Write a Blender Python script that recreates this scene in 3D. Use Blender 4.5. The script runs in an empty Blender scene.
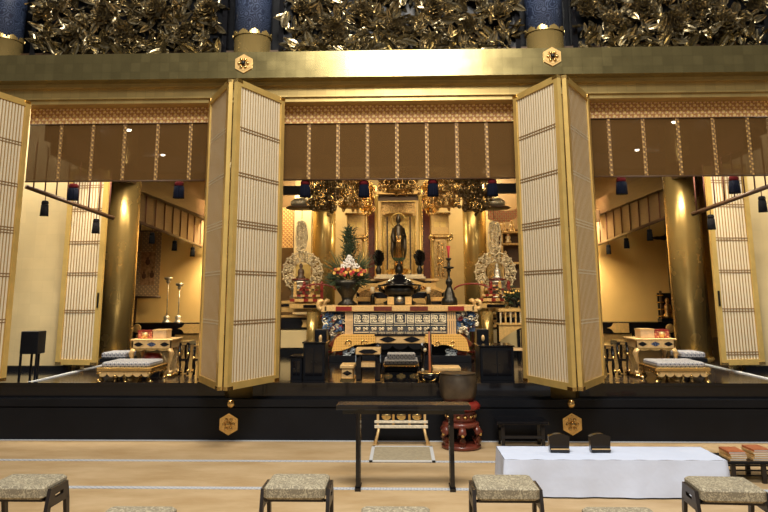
import bpy, math, random
from mathutils import Vector, Matrix, Euler
R = math.radians
PI = math.pi
rnd = random.Random(7)
SC = bpy.context.scene
COL = SC.collection

# ------------------------------------------------------------------ camera
F = 715.0; PPX = 378.0; PPY = 160.0
PITCH, YAW, ROLL = 10.68, 1.8, -0.17
EYE = Vector((0.0, 0.0, 1.55))
cd = bpy.data.cameras.new('camera'); cam = bpy.data.objects.new('camera', cd); COL.objects.link(cam)
cd.sensor_fit = 'HORIZONTAL'; cd.sensor_width = 36.0; cd.lens = 36.0 * F / 768
cd.shift_x = (384 - PPX) / 768.0; cd.shift_y = -(256 - PPY) / 768.0
cd.clip_start = 0.05; cd.clip_end = 200
CM = Matrix.Rotation(R(YAW), 3, 'Z') @ Matrix.Rotation(R(90 + PITCH), 3, 'X') @ Matrix.Rotation(R(ROLL), 3, 'Z')
cam.matrix_world = Matrix.Translation(EYE) @ CM.to_4x4()
SC.camera = cam

def ray(px, py): return CM @ Vector(((px - PPX) / F, -(py - PPY) / F, -1.0))
def at(px, py, Y):
    d = ray(px, py); return EYE + d * (Y / d.y)
def onz(px, py, z):
    d = ray(px, py); return EYE + d * ((z - EYE.z) / d.z)
def X(px, Y, py=300): return at(px, py, Y).x
def Z(py, Y, px=400): return at(px, py, Y).z

# ------------------------------------------------------------------ materials
MATS = {}
def nodes(m): return m.node_tree.nodes, m.node_tree.links
def mat(name, col, rough=.5, metal=0.0, var=0.0, scale=20.0, coat=0.0, bump=0.0, alpha=1.0, emit=None, spec=.5, stretch=None):
    if name in MATS: return MATS[name]
    m = bpy.data.materials.new(name); m.use_nodes = True
    n, l = nodes(m); b = n['Principled BSDF']
    b.inputs['Base Color'].default_value = (*col, 1); b.inputs['Roughness'].default_value = rough
    b.inputs['Metallic'].default_value = metal; b.inputs['Coat Weight'].default_value = coat
    b.inputs['Specular IOR Level'].default_value = spec
    b.inputs['Alpha'].default_value = alpha
    if emit:
        b.inputs['Emission Color'].default_value = (*emit[:3], 1); b.inputs['Emission Strength'].default_value = emit[3]
    if var > 0 or bump > 0:
        tc = n.new('ShaderNodeTexCoord'); mp = n.new('ShaderNodeMapping'); l.new(tc.outputs['Object'], mp.inputs[0])
        if stretch: mp.inputs['Scale'].default_value = stretch
        t = n.new('ShaderNodeTexNoise'); t.inputs['Scale'].default_value = scale; t.inputs['Detail'].default_value = 4
        l.new(mp.outputs[0], t.inputs['Vector'])
        if var > 0:
            r = n.new('ShaderNodeValToRGB'); l.new(t.outputs['Fac'], r.inputs[0])
            r.color_ramp.elements[0].position = .3; r.color_ramp.elements[1].position = .7
            r.color_ramp.elements[0].color = (*[c * (1 - var) for c in col], 1)
            r.color_ramp.elements[1].color = (*[min(1, c * (1 + var)) for c in col], 1)
            l.new(r.outputs[0], b.inputs['Base Color'])
        if bump > 0:
            bp = n.new('ShaderNodeBump'); bp.inputs['Strength'].default_value = bump; bp.inputs['Distance'].default_value = .01
            l.new(t.outputs['Fac'], bp.inputs['Height']); l.new(bp.outputs[0], b.inputs['Normal'])
    MATS[name] = m; return m

def gold_leaf(name, col, rough, metal, size=.11, contrast=.25, na=1.0):
    """gold laid in square leaves: slightly different squares with thin seams"""
    m = mat(name, col, rough, metal); n, l = nodes(m); b = n['Principled BSDF']
    tc = n.new('ShaderNodeTexCoord'); geo = n.new('ShaderNodeSeparateXYZ'); l.new(tc.outputs['Object'], geo.inputs[0])
    ad = n.new('ShaderNodeMath'); ad.operation = 'ADD'; l.new(geo.outputs[0], ad.inputs[0]); l.new(geo.outputs[1], ad.inputs[1])
    cb = n.new('ShaderNodeCombineXYZ'); l.new(ad.outputs[0], cb.inputs[0]); l.new(geo.outputs[2], cb.inputs[1])
    br = n.new('ShaderNodeTexBrick'); br.offset = 0; l.new(cb.outputs[0], br.inputs['Vector'])
    br.inputs['Scale'].default_value = 1; br.inputs['Brick Width'].default_value = size; br.inputs['Row Height'].default_value = size
    br.inputs['Mortar Size'].default_value = .004; br.inputs['Mortar Smooth'].default_value = 1.0
    a = [c * (1 - contrast) for c in col]
    br.inputs['Color1'].default_value = (*col, 1); br.inputs['Color2'].default_value = (*a, 1)
    br.inputs['Mortar'].default_value = (*[c * (1 - contrast * 1.6) for c in col], 1)
    no = n.new('ShaderNodeTexNoise'); no.inputs['Scale'].default_value = 5; l.new(tc.outputs['Object'], no.inputs['Vector'])
    mx = n.new('ShaderNodeMix'); mx.data_type = 'RGBA'; mx.blend_type = 'MULTIPLY'; mx.inputs[0].default_value = .35
    l.new(br.outputs['Color'], mx.inputs[6]); l.new(no.outputs['Color'], mx.inputs[7]); 
    bw = n.new('ShaderNodeRGBToBW'); l.new(no.outputs['Color'], bw.inputs[0])
    mr = n.new('ShaderNodeMapRange'); l.new(bw.outputs[0], mr.inputs[0]); mr.inputs[3].default_value = 1-.4*na; mr.inputs[4].default_value = 1+.3*na
    l.new(mr.outputs[0], mx.inputs[7]); l.new(mx.outputs[2], b.inputs['Base Color'])
    mr2 = n.new('ShaderNodeMapRange'); l.new(bw.outputs[0], mr2.inputs[0]); mr2.inputs[3].default_value = rough * (1-.25*na); mr2.inputs[4].default_value = rough * (1+.25*na)
    l.new(mr2.outputs[0], b.inputs['Roughness'])
    return m

def pattern(name, c1, c2, c3, size, rough=.6, metal=0.0, kind='cells'):
    """woven brocade: repeating medallions of c2 / c3 on ground c1 (uses x+y and z)"""
    m = mat(name, c1, rough, metal); n, l = nodes(m); b = n['Principled BSDF']
    tc = n.new('ShaderNodeTexCoord'); s = n.new('ShaderNodeSeparateXYZ'); l.new(tc.outputs['Object'], s.inputs[0])
    ad = n.new('ShaderNodeMath'); ad.operation = 'ADD'; l.new(s.outputs[0], ad.inputs[0]); l.new(s.outputs[1], ad.inputs[1])
    def mth(op, a, v=None):
        x = n.new('ShaderNodeMath'); x.operation = op
        if hasattr(a, 'links'): l.new(a, x.inputs[0])
        else: x.inputs[0].default_value = a
        if v is not None:
            if hasattr(v, 'links'): l.new(v, x.inputs[1])
            else: x.inputs[1].default_value = v
        return x.outputs[0]
    k = 2 * PI / size
    v = s.outputs[1] if kind == 'flat' else s.outputs[2]
    u = s.outputs[0] if kind == 'flat' else ad.outputs[0]
    sx = mth('SINE', mth('MULTIPLY', u, k)); sz = mth('SINE', mth('MULTIPLY', v, k))
    p = mth('MULTIPLY', sx, sz)
    sx2 = mth('SINE', mth('MULTIPLY', u, k * 2)); sz2 = mth('SINE', mth('MULTIPLY', v, k * 2))
    q = mth('ADD', sx2, sz2)
    g1 = mth('GREATER_THAN', p, .35); g2 = mth('GREATER_THAN', q, .9)
    m1 = n.new('ShaderNodeMix'); m1.data_type = 'RGBA'; l.new(g1, m1.inputs[0]); m1.inputs[6].default_value = (*c1, 1); m1.inputs[7].default_value = (*c2, 1)
    m2 = n.new('ShaderNodeMix'); m2.data_type = 'RGBA'; l.new(g2, m2.inputs[0]); l.new(m1.outputs[2], m2.inputs[6]); m2.inputs[7].default_value = (*c3, 1)
    l.new(m2.outputs[2], b.inputs['Base Color'])
    return m

def tatami_mat():
    m = mat('tatami straw', (.50, .37, .21), .75); n, l = nodes(m); b = n['Principled BSDF']
    tc = n.new('ShaderNodeTexCoord')
    w = n.new('ShaderNodeTexWave'); w.bands_direction = 'Y'; w.inputs['Scale'].default_value = 40; w.inputs['Distortion'].default_value = .6
    l.new(tc.outputs['Object'], w.inputs['Vector'])
    no = n.new('ShaderNodeTexNoise'); no.inputs['Scale'].default_value = 1.3; no.inputs['Detail'].default_value = 8; no.inputs['Roughness'].default_value = .65
    mp = n.new('ShaderNodeMapping'); mp.inputs['Scale'].default_value = (1, 2.2, 1); l.new(tc.outputs['Object'], mp.inputs[0]); l.new(mp.outputs[0], no.inputs['Vector'])
    r = n.new('ShaderNodeValToRGB'); l.new(no.outputs['Fac'], r.inputs[0])
    e = r.color_ramp.elements; e[0].position = .35; e[0].color = (.46, .31, .15, 1); e[1].position = .68; e[1].color = (.62, .46, .27, 1)
    mx = n.new('ShaderNodeMix'); mx.data_type = 'RGBA'; mx.blend_type = 'MULTIPLY'; mx.inputs[0].default_value = .12
    l.new(r.outputs[0], mx.inputs[6]); l.new(w.outputs['Color'], mx.inputs[7]); l.new(mx.outputs[2], b.inputs['Base Color'])
    return m

GOLD = gold_leaf('gold leaf on beams', (.42, .34, .15), .24, .95, .115, .22)
GOLDP = gold_leaf('gold leaf on pillars', (.62, .44, .16), .27, .7, .115, .06, .25)
GOLDW = gold_leaf('gold leaf on walls', (.60, .43, .18), .5, .4, .115, .08)
CREAM = gold_leaf('pale gold wall', (.66, .53, .29), .6, .2, .16, .05)
FRAME = mat('bright gold frame', (.74, .52, .17), .28, .5, .08, 8)
GOLDM = mat('polished gold fitting', (.80, .55, .22), .25, 1.0, .15, 30)
GOLDD = mat('old gold carving', (.48, .31, .13), .32, 1.0, .5, 40, bump=.3)
BRONZE = mat('dark gilded wood carving', (.37, .31, .19), .25, .95, .45, 14, bump=.25)
GOLDC = mat('gold painted wood', (.66, .43, .16), .42, .4, .15, 30)
CREAMW = mat('cream gilt wood', (.72, .48, .21), .4, .3, .15, 40)
BLACK = mat('black lacquer', (.005, .005, .007), .14, 0, 0, coat=.25, spec=.35)
BLACKM = mat('black satin lacquer', (.006, .007, .010), .34, 0, .2, 3, spec=.2)
DARKM = mat('dark bronze metal', (.10, .085, .07), .35, .9, .3, 12)
BLACKMET = mat('blackened bronze', (.035, .033, .03), .35, .8, .3, 30)
RED = mat('red lacquer', (.21, .014, .010), .38, 0, .15, 20, coat=.3)
REDB = mat('brown red lacquer', (.13, .025, .014), .35, 0, .3, 20, coat=.3)
BROWN = mat('brown timber', (.075, .038, .018), .45, 0, .2, 6, stretch=(1, 1, 8))
BROWN2 = mat('gilt brown ceiling', (.07, .038, .017), .5, .1, .15, 6)
SILVER = mat('silvered metal', (.50, .46, .38), .38, .8, .3, 40, bump=.3)
SILVC = mat('pale gilt openwork', (.68, .57, .38), .38, .5, .25, 60, bump=.4)
LATW = mat('pale gold lattice bar', (.72, .64, .48), .42, .1)
LATB = mat('gold gauze lattice backing', (.36, .23, .09), .5, .2, .05, 3)
NAVY = mat('navy tassel thread', (.004, .006, .016), .9, 0, .4, 60, stretch=(1, 1, .05), spec=.15)
REDT = mat('red tassel knot', (.09, .008, .010), .9, spec=.1)
BLKT = mat('black tassel thread', (.008, .008, .010), .9, 0, .3, 60, spec=.1)
CORD = mat('dark red cord', (.10, .03, .02), .8)
CLOTH = mat('white cotton cloth', (.62, .70, .90), .85, 0, .03, 2.2, bump=2.5)
GREEN = mat('dark pine foliage', (.035, .06, .03), .7, 0, .5, 30)
GREEN2 = mat('grey green leaf', (.08, .12, .06), .7, 0, .4, 30)
WHITE = mat('white petals', (.85, .85, .88), .7)
YEL = mat('yellow petals', (.85, .55, .15), .7)
REDF = mat('red petals', (.45, .03, .05), .7)
PAPER = mat('white paper pages', (.78, .78, .78), .8, 0, .08, 80, stretch=(.2, .2, 6))
ORANGE = mat('orange red book cover', (.42, .12, .04), .6, 0, .1, 20)
CARDB = mat('tan box card', (.62, .42, .22), .7, 0, .1, 20)
REDBOX = pattern('red brocade box', (.45, .10, .05), (.70, .35, .15), (.30, .05, .04), .06)
BLUEP = mat('blue painted scrollwork', (.05,.08,.16), .45)
n, l = nodes(BLUEP); tc = n.new('ShaderNodeTexCoord'); v = n.new('ShaderNodeTexVoronoi'); v.inputs['Scale'].default_value = 13; l.new(tc.outputs['Object'], v.inputs['Vector'])
q = n.new('ShaderNodeMath'); q.operation = 'MULTIPLY'; l.new(v.outputs['Distance'], q.inputs[0]); q.inputs[1].default_value = 26
q2 = n.new('ShaderNodeMath'); q2.operation = 'SINE'; l.new(q.outputs[0], q2.inputs[0])
rr = n.new('ShaderNodeValToRGB'); rr.color_ramp.interpolation = 'CONSTANT'; rr.color_ramp.elements[0].color = (.015,.026,.065,1); rr.color_ramp.elements[1].position = .3; rr.color_ramp.elements[1].color = (.075,.105,.19,1)
l.new(q2.outputs[0], rr.inputs[0]); l.new(rr.outputs[0], n['Principled BSDF'].inputs['Base Color'])
BROC = pattern('orange brocade band', (.56, .27, .09), (1.0, .76, .28), (.88, .62, .36), .085, .6, .1)
BROCS = pattern('narrow brocade strip', (.15, .08, .03), (.70, .46, .15), (.38, .21, .08), .062, .6, .1)
CUSH = pattern('white and navy silk cushion', (.27, .28, .32), (.03, .04, .09), (.42, .41, .40), .05, .7)
SEATC = mat('beige jacquard seat fabric', (.42, .37, .28), .8)
TATAMI = tatami_mat()
SEAM = pattern('pale blue tatami border', (.50, .53, .58), (.27, .33, .45), (.66, .68, .70), .05, .8, 0, 'flat')
STEEL = mat('dark brown stool frame', (.022, .016, .014), .4, .2)
BRASSBELL = mat('dark patinated bell', (.13, .105, .08), .4, .85, .25, 9)
PATCHG = gold_leaf('silk scroll mounting', (.45, .28, .13), .7, .1, .05, .3)
SCROLLP = mat('aged painting silk', (.33, .19, .10), .8, 0, .5, 14)
DGOLD = pattern('gold damask altar cloth', (.78, .45, .11), (.80, .50, .16), (.40, .20, .05), .075, .5, .3)
BLUEC = mat('blue carving', (.10, .18, .34), .5, .1, .4, 40)
GREYC = mat('grey blue carving', (.28, .32, .36), .5, .2, .4, 40)
WHITEC = mat('pale painted carving', (.76, .68, .52), .5, .2, .2, 40)
MIXC = pattern('arabesque carved panel', (.10, .13, .20), (.84, .74, .50), (.70, .58, .36), .075, .5, .3)
LAMP = mat('lit downlight', (1, 1, 1), .5, 0, emit=(1, .9, .7, 60))

# seat jacquard
_m = SEATC; n, l = nodes(_m); tc = n.new('ShaderNodeTexCoord'); v = n.new('ShaderNodeTexNoise'); v.inputs['Scale'].default_value = 38; v.inputs['Distortion'].default_value = 2.5; v.inputs['Detail'].default_value = 1
l.new(tc.outputs['Object'], v.inputs['Vector']); rr = n.new('ShaderNodeValToRGB'); l.new(v.outputs['Fac'], rr.inputs[0]); rr.color_ramp.interpolation = 'CONSTANT'
rr.color_ramp.elements[0].color = (.24, .21, .15, 1); rr.color_ramp.elements[1].position = .53; rr.color_ramp.elements[1].color = (.46, .41, .29, 1)
l.new(rr.outputs[0], n['Principled BSDF'].inputs['Base Color'])

def screen_mat():
    m = mat('brown bamboo gauze', (.20, .12, .065), .8, spec=.05); n, l = nodes(m); b = n['Principled BSDF']
    tr = n.new('ShaderNodeBsdfTransparent'); mx = n.new('ShaderNodeMixShader')
    mx.inputs[0].default_value = .80
    tc = n.new('ShaderNodeTexCoord'); w = n.new('ShaderNodeTexWave'); w.bands_direction = 'Z'; w.inputs['Scale'].default_value = 30
    l.new(tc.outputs['Object'], w.inputs['Vector']); r = n.new('ShaderNodeValToRGB'); l.new(w.outputs['Fac'], r.inputs[0])
    r.color_ramp.elements[0].color = (.098, .050, .016, 1); r.color_ramp.elements[1].color = (.138, .073, .024, 1); l.new(r.outputs[0], b.inputs['Base Color'])
    out = n['Material Output']; l.new(tr.outputs[0], mx.inputs[1]); l.new(b.outputs[0], mx.inputs[2]); l.new(mx.outputs[0], out.inputs['Surface'])
    return m
SCREEN = screen_mat()
LATD = mat('brown lattice shadow gap', (.26,.16,.07), .5, .2)
LATB2 = mat('gold backed lattice panel', (.46,.26,.06), .6, 0, .05, 3, spec=.12)
SCREEN2 = mat('tan bamboo side blind', (.16, .095, .045), .6, 0, .2, 60, stretch=(.05, .05, 3))  # tan brown with fine horizontal streaks

# ------------------------------------------------------------------ mesh builder
class MB:
    def __init__(s): s.v = []; s.f = []; s.sm = []
    def add(s, vs, fs, smooth=False, M=None):
        o = len(s.v)
        for p in vs:
            p = Vector(p)
            s.v.append(M @ p if M is not None else p)
        for f in fs: s.f.append([i + o for i in f]); s.sm.append(smooth)
        return s
    def box(s, a, b, M=None):
        x0, y0, z0 = a; x1, y1, z1 = b
        if x0 > x1: x0, x1 = x1, x0
        if y0 > y1: y0, y1 = y1, y0
        if z0 > z1: z0, z1 = z1, z0
        return s.add([(x0,y0,z0),(x1,y0,z0),(x1,y1,z0),(x0,y1,z0),(x0,y0,z1),(x1,y0,z1),(x1,y1,z1),(x0,y1,z1)],
              [(0,3,2,1),(4,5,6,7),(0,1,5,4),(1,2,6,5),(2,3,7,6),(3,0,4,7)], False, M)
    def cbox(s, c, d, M=None):
        return s.box((c[0]-d[0]/2, c[1]-d[1]/2, c[2]-d[2]/2), (c[0]+d[0]/2, c[1]+d[1]/2, c[2]+d[2]/2), M)
    def bbox(s, a, b, r=.01):
        """box with chamfered edges"""
        x0, y0, z0 = [min(a[i], b[i]) for i in range(3)]; x1, y1, z1 = [max(a[i], b[i]) for i in range(3)]
        r = min(r, (x1-x0)*.45, (y1-y0)*.45, (z1-z0)*.45)
        def ring(z, q): return [(x0+q+r,y0+q,z),(x1-q-r,y0+q,z),(x1-q,y0+q+r,z),(x1-q,y1-q-r,z),(x1-q-r,y1-q,z),(x0+q+r,y1-q,z),(x0+q,y1-q-r,z),(x0+q,y0+q+r,z)]
        vs = ring(z0, r*.7) + ring(z0+r*.7, 0) + ring(z1-r*.7, 0) + ring(z1, r*.7)
        fs = [tuple(range(7,-1,-1)), tuple(range(24,32))]
        for k in range(3):
            for i in range(8): j = (i+1) % 8; fs.append((k*8+i, k*8+j, k*8+8+j, k*8+8+i))
        return s.add(vs, fs)
    def lathe(s, prof, c=(0,0,0), seg=24, sx=1, sy=1, M=None, smooth=True):
        vs, fs = [], []
        for r, z in prof:
            for i in range(seg):
                a = 2*PI*i/seg; vs.append((c[0]+math.cos(a)*r*sx, c[1]+math.sin(a)*r*sy, c[2]+z))
        n = len(prof)
        for k in range(n-1):
            for i in range(seg): j = (i+1) % seg; fs.append((k*seg+i, k*seg+j, (k+1)*seg+j, (k+1)*seg+i))
        fs.append(tuple(range(seg-1,-1,-1))); fs.append(tuple(range((n-1)*seg, n*seg)))
        return s.add(vs, fs, smooth, M)
    def cyl(s, a, b, r, seg=12, r2=None):
        a = Vector(a); b = Vector(b); d = b - a; L = d.length
        if L < 1e-6: return s
        q = d.to_track_quat('Z', 'Y').to_matrix().to_4x4(); M = Matrix.Translation(a) @ q
        return s.lathe([(r,0),(r if r2 is None else r2,L)], seg=seg, M=M)
    def sph(s, c, r, seg=10, sx=1, sy=1, sz=1, M=None):
        n = max(4, seg//2); pr = [(max(1e-4, r*math.sin(PI*k/n)), -r*sz*math.cos(PI*k/n)) for k in range(n+1)]
        return s.lathe(pr, c, seg, sx, sy, M)
    def tube(s, pts, r, seg=6):
        pts = [Vector(p) for p in pts]; vs, fs = [], []; n = len(pts)
        up = Vector((0,0,1))
        for k, p in enumerate(pts):
            d = (pts[min(n-1,k+1)] - pts[max(0,k-1)])
            d = d.normalized() if d.length > 1e-9 else Vector((0,0,1))
            u = d.cross(up)
            if u.length < .1: u = d.cross(Vector((0,1,0)))
            u.normalize(); w = d.cross(u); rr = r[k] if isinstance(r, (list, tuple)) else r
            for i in range(seg):
                a = 2*PI*i/seg; vs.append(p + (u*math.cos(a) + w*math.sin(a))*rr)
        for k in range(n-1):
            for i in range(seg): j = (i+1) % seg; fs.append((k*seg+i, k*seg+j, (k+1)*seg+j, (k+1)*seg+i))
        fs.append(tuple(range(seg-1,-1,-1))); fs.append(tuple(range((n-1)*seg, n*seg)))
        return s.add(vs, fs, True)
    def prism(s, poly, y0, y1, M=None):
        """outline in (x,z) given thickness along y"""
        n = len(poly); vs = [(x,y0,z) for x,z in poly] + [(x,y1,z) for x,z in poly]
        fs = [tuple(range(n)), tuple(range(2*n-1,n-1,-1))] + [(i, i+n, (i+1)%n+n, (i+1)%n) for i in range(n)]
        return s.add(vs, fs, False, M)
    def strip(s, top, bot, y0, y1):
        """solid between two curves top[i], bot[i] of (x,z)"""
        n = len(top); vs = []
        for (xt,zt),(xb,zb) in zip(top,bot): vs += [(xt,y0,zt),(xb,y0,zb),(xb,y1,zb),(xt,y1,zt)]
        fs = [(0,1,2,3), tuple(4*(n-1)+q for q in (3,2,1,0))]
        for k in range(n-1):
            a = 4*k; b = a+4
            for i in range(4): j = (i+1)%4; fs.append((a+i, b+i, b+j, a+j))
        return s.add(vs, fs)
    def leaf(s, L, W, curl, M, tw=0.0, seg=6):
        """pointed, ridged, curling carved leaf growing along +X, facing -Y"""
        vs, fs = [], []
        for k in range(seg+1):
            t = k/seg; w = W*math.sin(PI*min(.98, t*.86+.12))**.8*(1 if k < seg else .08)
            x = L*t; y = -curl*L*(t**1.5) ; a = tw*t
            for q, (dz, dy) in enumerate(((-.5,0),(-.22,.045*1.0),(0,-.02),(.22,.045),(.5,0),(0,.10))):
                zz = dz*w; yy = y - dy*W*2.2 if q != 5 else y + .16*W
                if q in (0, 4): yy = y - .12*W
                vs.append((x, yy*math.cos(a) - zz*math.sin(a), zz*math.cos(a) + yy*math.sin(a)*.3))
        n = 6
        for k in range(seg):
            for i in range(n): j = (i+1)%n; fs.append((k*n+i, k*n+j, (k+1)*n+j, (k+1)*n+i))
        fs.append(tuple(range(n))); fs.append(tuple(seg*n+i for i in range(n-1,-1,-1)))
        return s.add(vs, fs, False, M)
    def ring(s, c, R0, r, seg=24, sub=6, M=None, sy=1.0):
        """torus standing upright in the xz plane"""
        vs, fs = [], []
        for i in range(seg):
            a = 2*PI*i/seg
            for j in range(sub):
                b = 2*PI*j/sub; rr = R0 + r*math.cos(b)
                vs.append((c[0]+rr*math.cos(a), c[1]+r*sy*math.sin(b), c[2]+rr*math.sin(a)))
        for i in range(seg):
            for j in range(sub):
                i2 = (i+1)%seg; j2 = (j+1)%sub; fs.append((i*sub+j, i*sub+j2, i2*sub+j2, i2*sub+j))
        return s.add(vs, fs, True, M)
    def spiral(s, c, r0, r1, turns, tr, a0=0, flip=1, seg=14, y=0):
        pts = []
        for k in range(seg+1):
            t = k/seg; a = a0 + flip*turns*2*PI*t; r = r0+(r1-r0)*t
            pts.append((c[0]+r*math.cos(a), c[1]+y, c[2]+r*math.sin(a)))
        return s.tube(pts, tr, 5)
    def build(s, name, m, parent=None, label=None, kind=None):
        off = Vector((0,0,0)); p = parent
        while p is not None:
            off += p.location; p = p.parent
        me = bpy.data.meshes.new(name)
        me.from_pydata([tuple(v - off) for v in s.v], [], s.f)
        if any(s.sm): me.polygons.foreach_set('use_smooth', s.sm)
        me.update(); me.materials.append(m)
        o = bpy.data.objects.new(name, me); COL.objects.link(o)
        if parent: o.parent = parent
        if label: o['label'] = label
        if kind: o['kind'] = kind
        return o
import bmesh
def fixnormals():
    done = set()
    for o in bpy.data.objects:
        if o.type == 'MESH' and o.data.name not in done:
            done.add(o.data.name); bm = bmesh.new(); bm.from_mesh(o.data)
            bmesh.ops.recalc_face_normals(bm, faces=bm.faces); bm.to_mesh(o.data); bm.free()

def thing(name, label, cat, loc, group=None):
    o = bpy.data.objects.new(name, None); COL.objects.link(o); o.location = loc
    o.empty_display_size = .1; o['label'] = label; o['category'] = cat
    if group: o['group'] = group
    return o
def tag(o, label, cat, group=None, kind=None):
    o['label'] = label; o['category'] = cat
    if group: o['group'] = group
    if kind: o['kind'] = kind
    return o
def struct(name, mb, m): return mb.build(name, m, None, None, 'structure')
def rebase(o, loc):
    """origin of a single-mesh thing to its base"""
    loc = Vector(loc); o.data.transform(Matrix.Translation(-loc)); o.location = loc; return o
def copy_tree(o, loc, label, parent=None, group=None, rz=None, scale=None):
    c = o.copy(); COL.objects.link(c); c.location = loc
    if label: c['label'] = label
    if group: c['group'] = group
    if rz is not None: c.rotation_euler = (0, 0, rz)
    if scale is not None: c.scale = scale
    def kids(src, dst):
        for ch in [q for q in bpy.data.objects if q.parent == src]:
            d = ch.copy(); COL.objects.link(d); d.parent = dst; kids(ch, d)
    kids(o, c); return c

FZ = .55      # raised inner floor
Y0 = onz(400, 441, 0).y     # front fascia
YP = 8.44     # front pillar row
PX = [X(2, YP, 60), X(252, YP, 60), X(545, YP, 45), X(797, YP, 40)]
PXB = (X(2, YP, 60), -1.78, 1.78)
# ------------------------------------------------------------------ setting
f = MB(); f.box((-9, -2.5, -.1), (9, Y0, 0)); struct('floor', f, TATAMI)
for i, (py, w) in enumerate(((441.5, .05), (460, .06), (487, .065), (530, .06))):
    p = onz(0, py, 0)
    y = p.y if i else Y0 - .02
    q = MB(); q.box((-9, y - w/2, 0), (9, y + w/2, .004)); struct('trim_%d' % (i+1), q, SEAM)
f = MB(); f.box((-9, 8.34, .35), (9, 17.6, FZ)); fi = struct('floor_inner', f, mat('dark lacquered boards', (.022, .018, .016), .22, 0, .2, 5))
f = MB(); f.box((-2.2, 8.345, FZ), (2.2, 13, FZ+.004)); struct('trim_30', f, BLACK)
f = MB(); f.box((-9, 8.345, FZ), (-4.35, 9.9, FZ+.006)); struct('trim_5', f, BLACK)
f = MB(); f.box((4.35, 8.345, FZ), (9, 9.9, FZ+.006)); struct('trim_6', f, BLACK)
# black fascia in steps with gilt knobs
f = MB(); f.box((-9, Y0, -.1), (9, 8.26, .335)); f.box((-9, Y0+.03, .335), (9, 8.26, .352)); f.box((-9, Y0 -.01, .352), (9, 8.29, Z(399.5, Y0)))
base = struct('trim_7', f, BLACKM); base['label'] = 'black lacquered step below the altar room'
zt = Z(399.5, Y0)
f = MB(); f.box((-9, 8.28, zt), (9, 8.35, .56)); f.box((-9, 8.265, .56), (9, 8.34, .587)); struct('trim_8', f, BLACK)
def hexa(mb, c, r, y, d):
    pl = [(c[0]+r*math.cos(R(90+60*k)), c[1]+r*math.sin(R(90+60*k))) for k in range(6)]; mb.prism(pl, y-d, y)
    pl = [(c[0]+r*.8*math.cos(R(90+60*k)), c[1]+r*.8*math.sin(R(90+60*k))) for k in range(6)]; mb.prism(pl, y-d-.006, y-d)
def hex_orn(name, px, py, Y, mount):
    c = at(px, py, Y); h = MB(); hexa(h, (c.x, c.z), .115, Y, .02); o = h.build(name, GOLDC if py < 100 else GOLDM, mount, 'hexagonal gilt nail cover')
    p = MB(); a = at(px, py, Y)
    for k in range(6): p.sph((a.x+.05*math.cos(R(60*k)), Y-.03, a.z+.05*math.sin(R(60*k))), .022, 8)
    p.build('petal_ring', GOLDM, o)
    d = MB(); d.sph((a.x, Y-.045, a.z), .028, 10); d.build('knob', BLACKMET if py < 100 else GOLDM, o)
hex_orn('nail_cover', 229, 424, Y0, base); hex_orn('nail_cover', 572, 424, Y0, base)
for px in (231, 571):
    a = at(px, 404, Y0-.01); d = MB(); d.lathe([(.045,0),(.045,.01),(.03,.03),(.005,.04)], seg=16, M=Matrix.Translation((a.x, Y0-.01, a.z)) @ Matrix.Rotation(R(90), 4, 'X')); d.build('round_stud', GOLDM, base)

# gold lintel
YL = 8.0
zl0 = Z(76, YL); zl1 = Z(50, YL)
f = MB(); f.box((-9, YL, zl0), (9, 8.34, zl1)); lint = struct('trim_9', f, GOLD); lint['label'] = 'gold leafed lintel beam over the doors'
hex_orn('nail_cover', 244, 64, YL, lint); hex_orn('nail_cover', 552, 57, YL, lint)
f = MB()
zk = Z(101, 8.3)
f.box((-9, 8.24, zk+.05), (9, 8.52, zl0)); f.box((-9, 8.17, zl0-.045), (9, 8.3, zl0)); f.box((-9, 8.28, zk), (9, 8.48, zk+.05))
struct('trim_10', f, gold_leaf('bounce lit gold lower beam', (.58,.42,.16), .34, .7, .115, .15))  # warmer gold than the lintel: floor bounce light put into the colour
# upper frieze backing
f = MB(); f.box((-9, 8.70, zl1), (9, 8.78, 6.0)); struct('wall_upper', f, BLACKM)
# inner shell
f = MB(); f.box((-9, 17.5, FZ), (9, 17.6, 4.6)); struct('wall_back', f, GOLDW)
f = MB(); f.box((-9.1, 8.7, -.1), (-9, 17.6, 5)); struct('wall_left', f, GOLDW)
f = MB(); f.box((9, 8.7, -.1), (9.1, 17.6, 5)); struct('wall_right', f, GOLDW)
f = MB(); f.box((-9, 8.45, 4.45), (9, 17.6, 4.55))
struct('ceiling', f, BROWN2)
for i, y in enumerate((9.3, 10.2, 12.0, 13.0, 14.0)):
    pass
# depthwise beams at x = +-4.3 and frontal beam at row 2
for i, sx in enumerate((-1, 1)):
    f = MB(); f.box((sx*4.22, 8.72, 3.30), (sx*4.42, 11.2, 3.55)); f.box((sx*4.22, 11.4, 3.22), (sx*4.42, 17.5, 3.55))
    struct('trim_%d' % (11+i), f, BROWN)
    f = MB(); f.box((sx*4.5, 8.78, 3.5), (sx*4.54, 17.5, 4.45)); struct('trim_%d' % (31+i), f, BROWN2)
    f = MB(); f.box((sx*2.6, 11.2, 3.5), (sx*4.2, 11.4, 3.75)); f.box((sx*2.9, 15.2, 3.05), (sx*4.2, 15.35, 3.3)); struct('trim_%d' % (13+i), f, BROWN2)
    # partition between altar sanctuary and side bay (hidden by the folded doors)
    f = MB(); f.box((sx*2.80, 13.2, FZ), (sx*2.86, 17.5, 4.45)); struct('wall_partition_%s' % ('left' if sx < 0 else 'right'), f, GOLDW)
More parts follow.
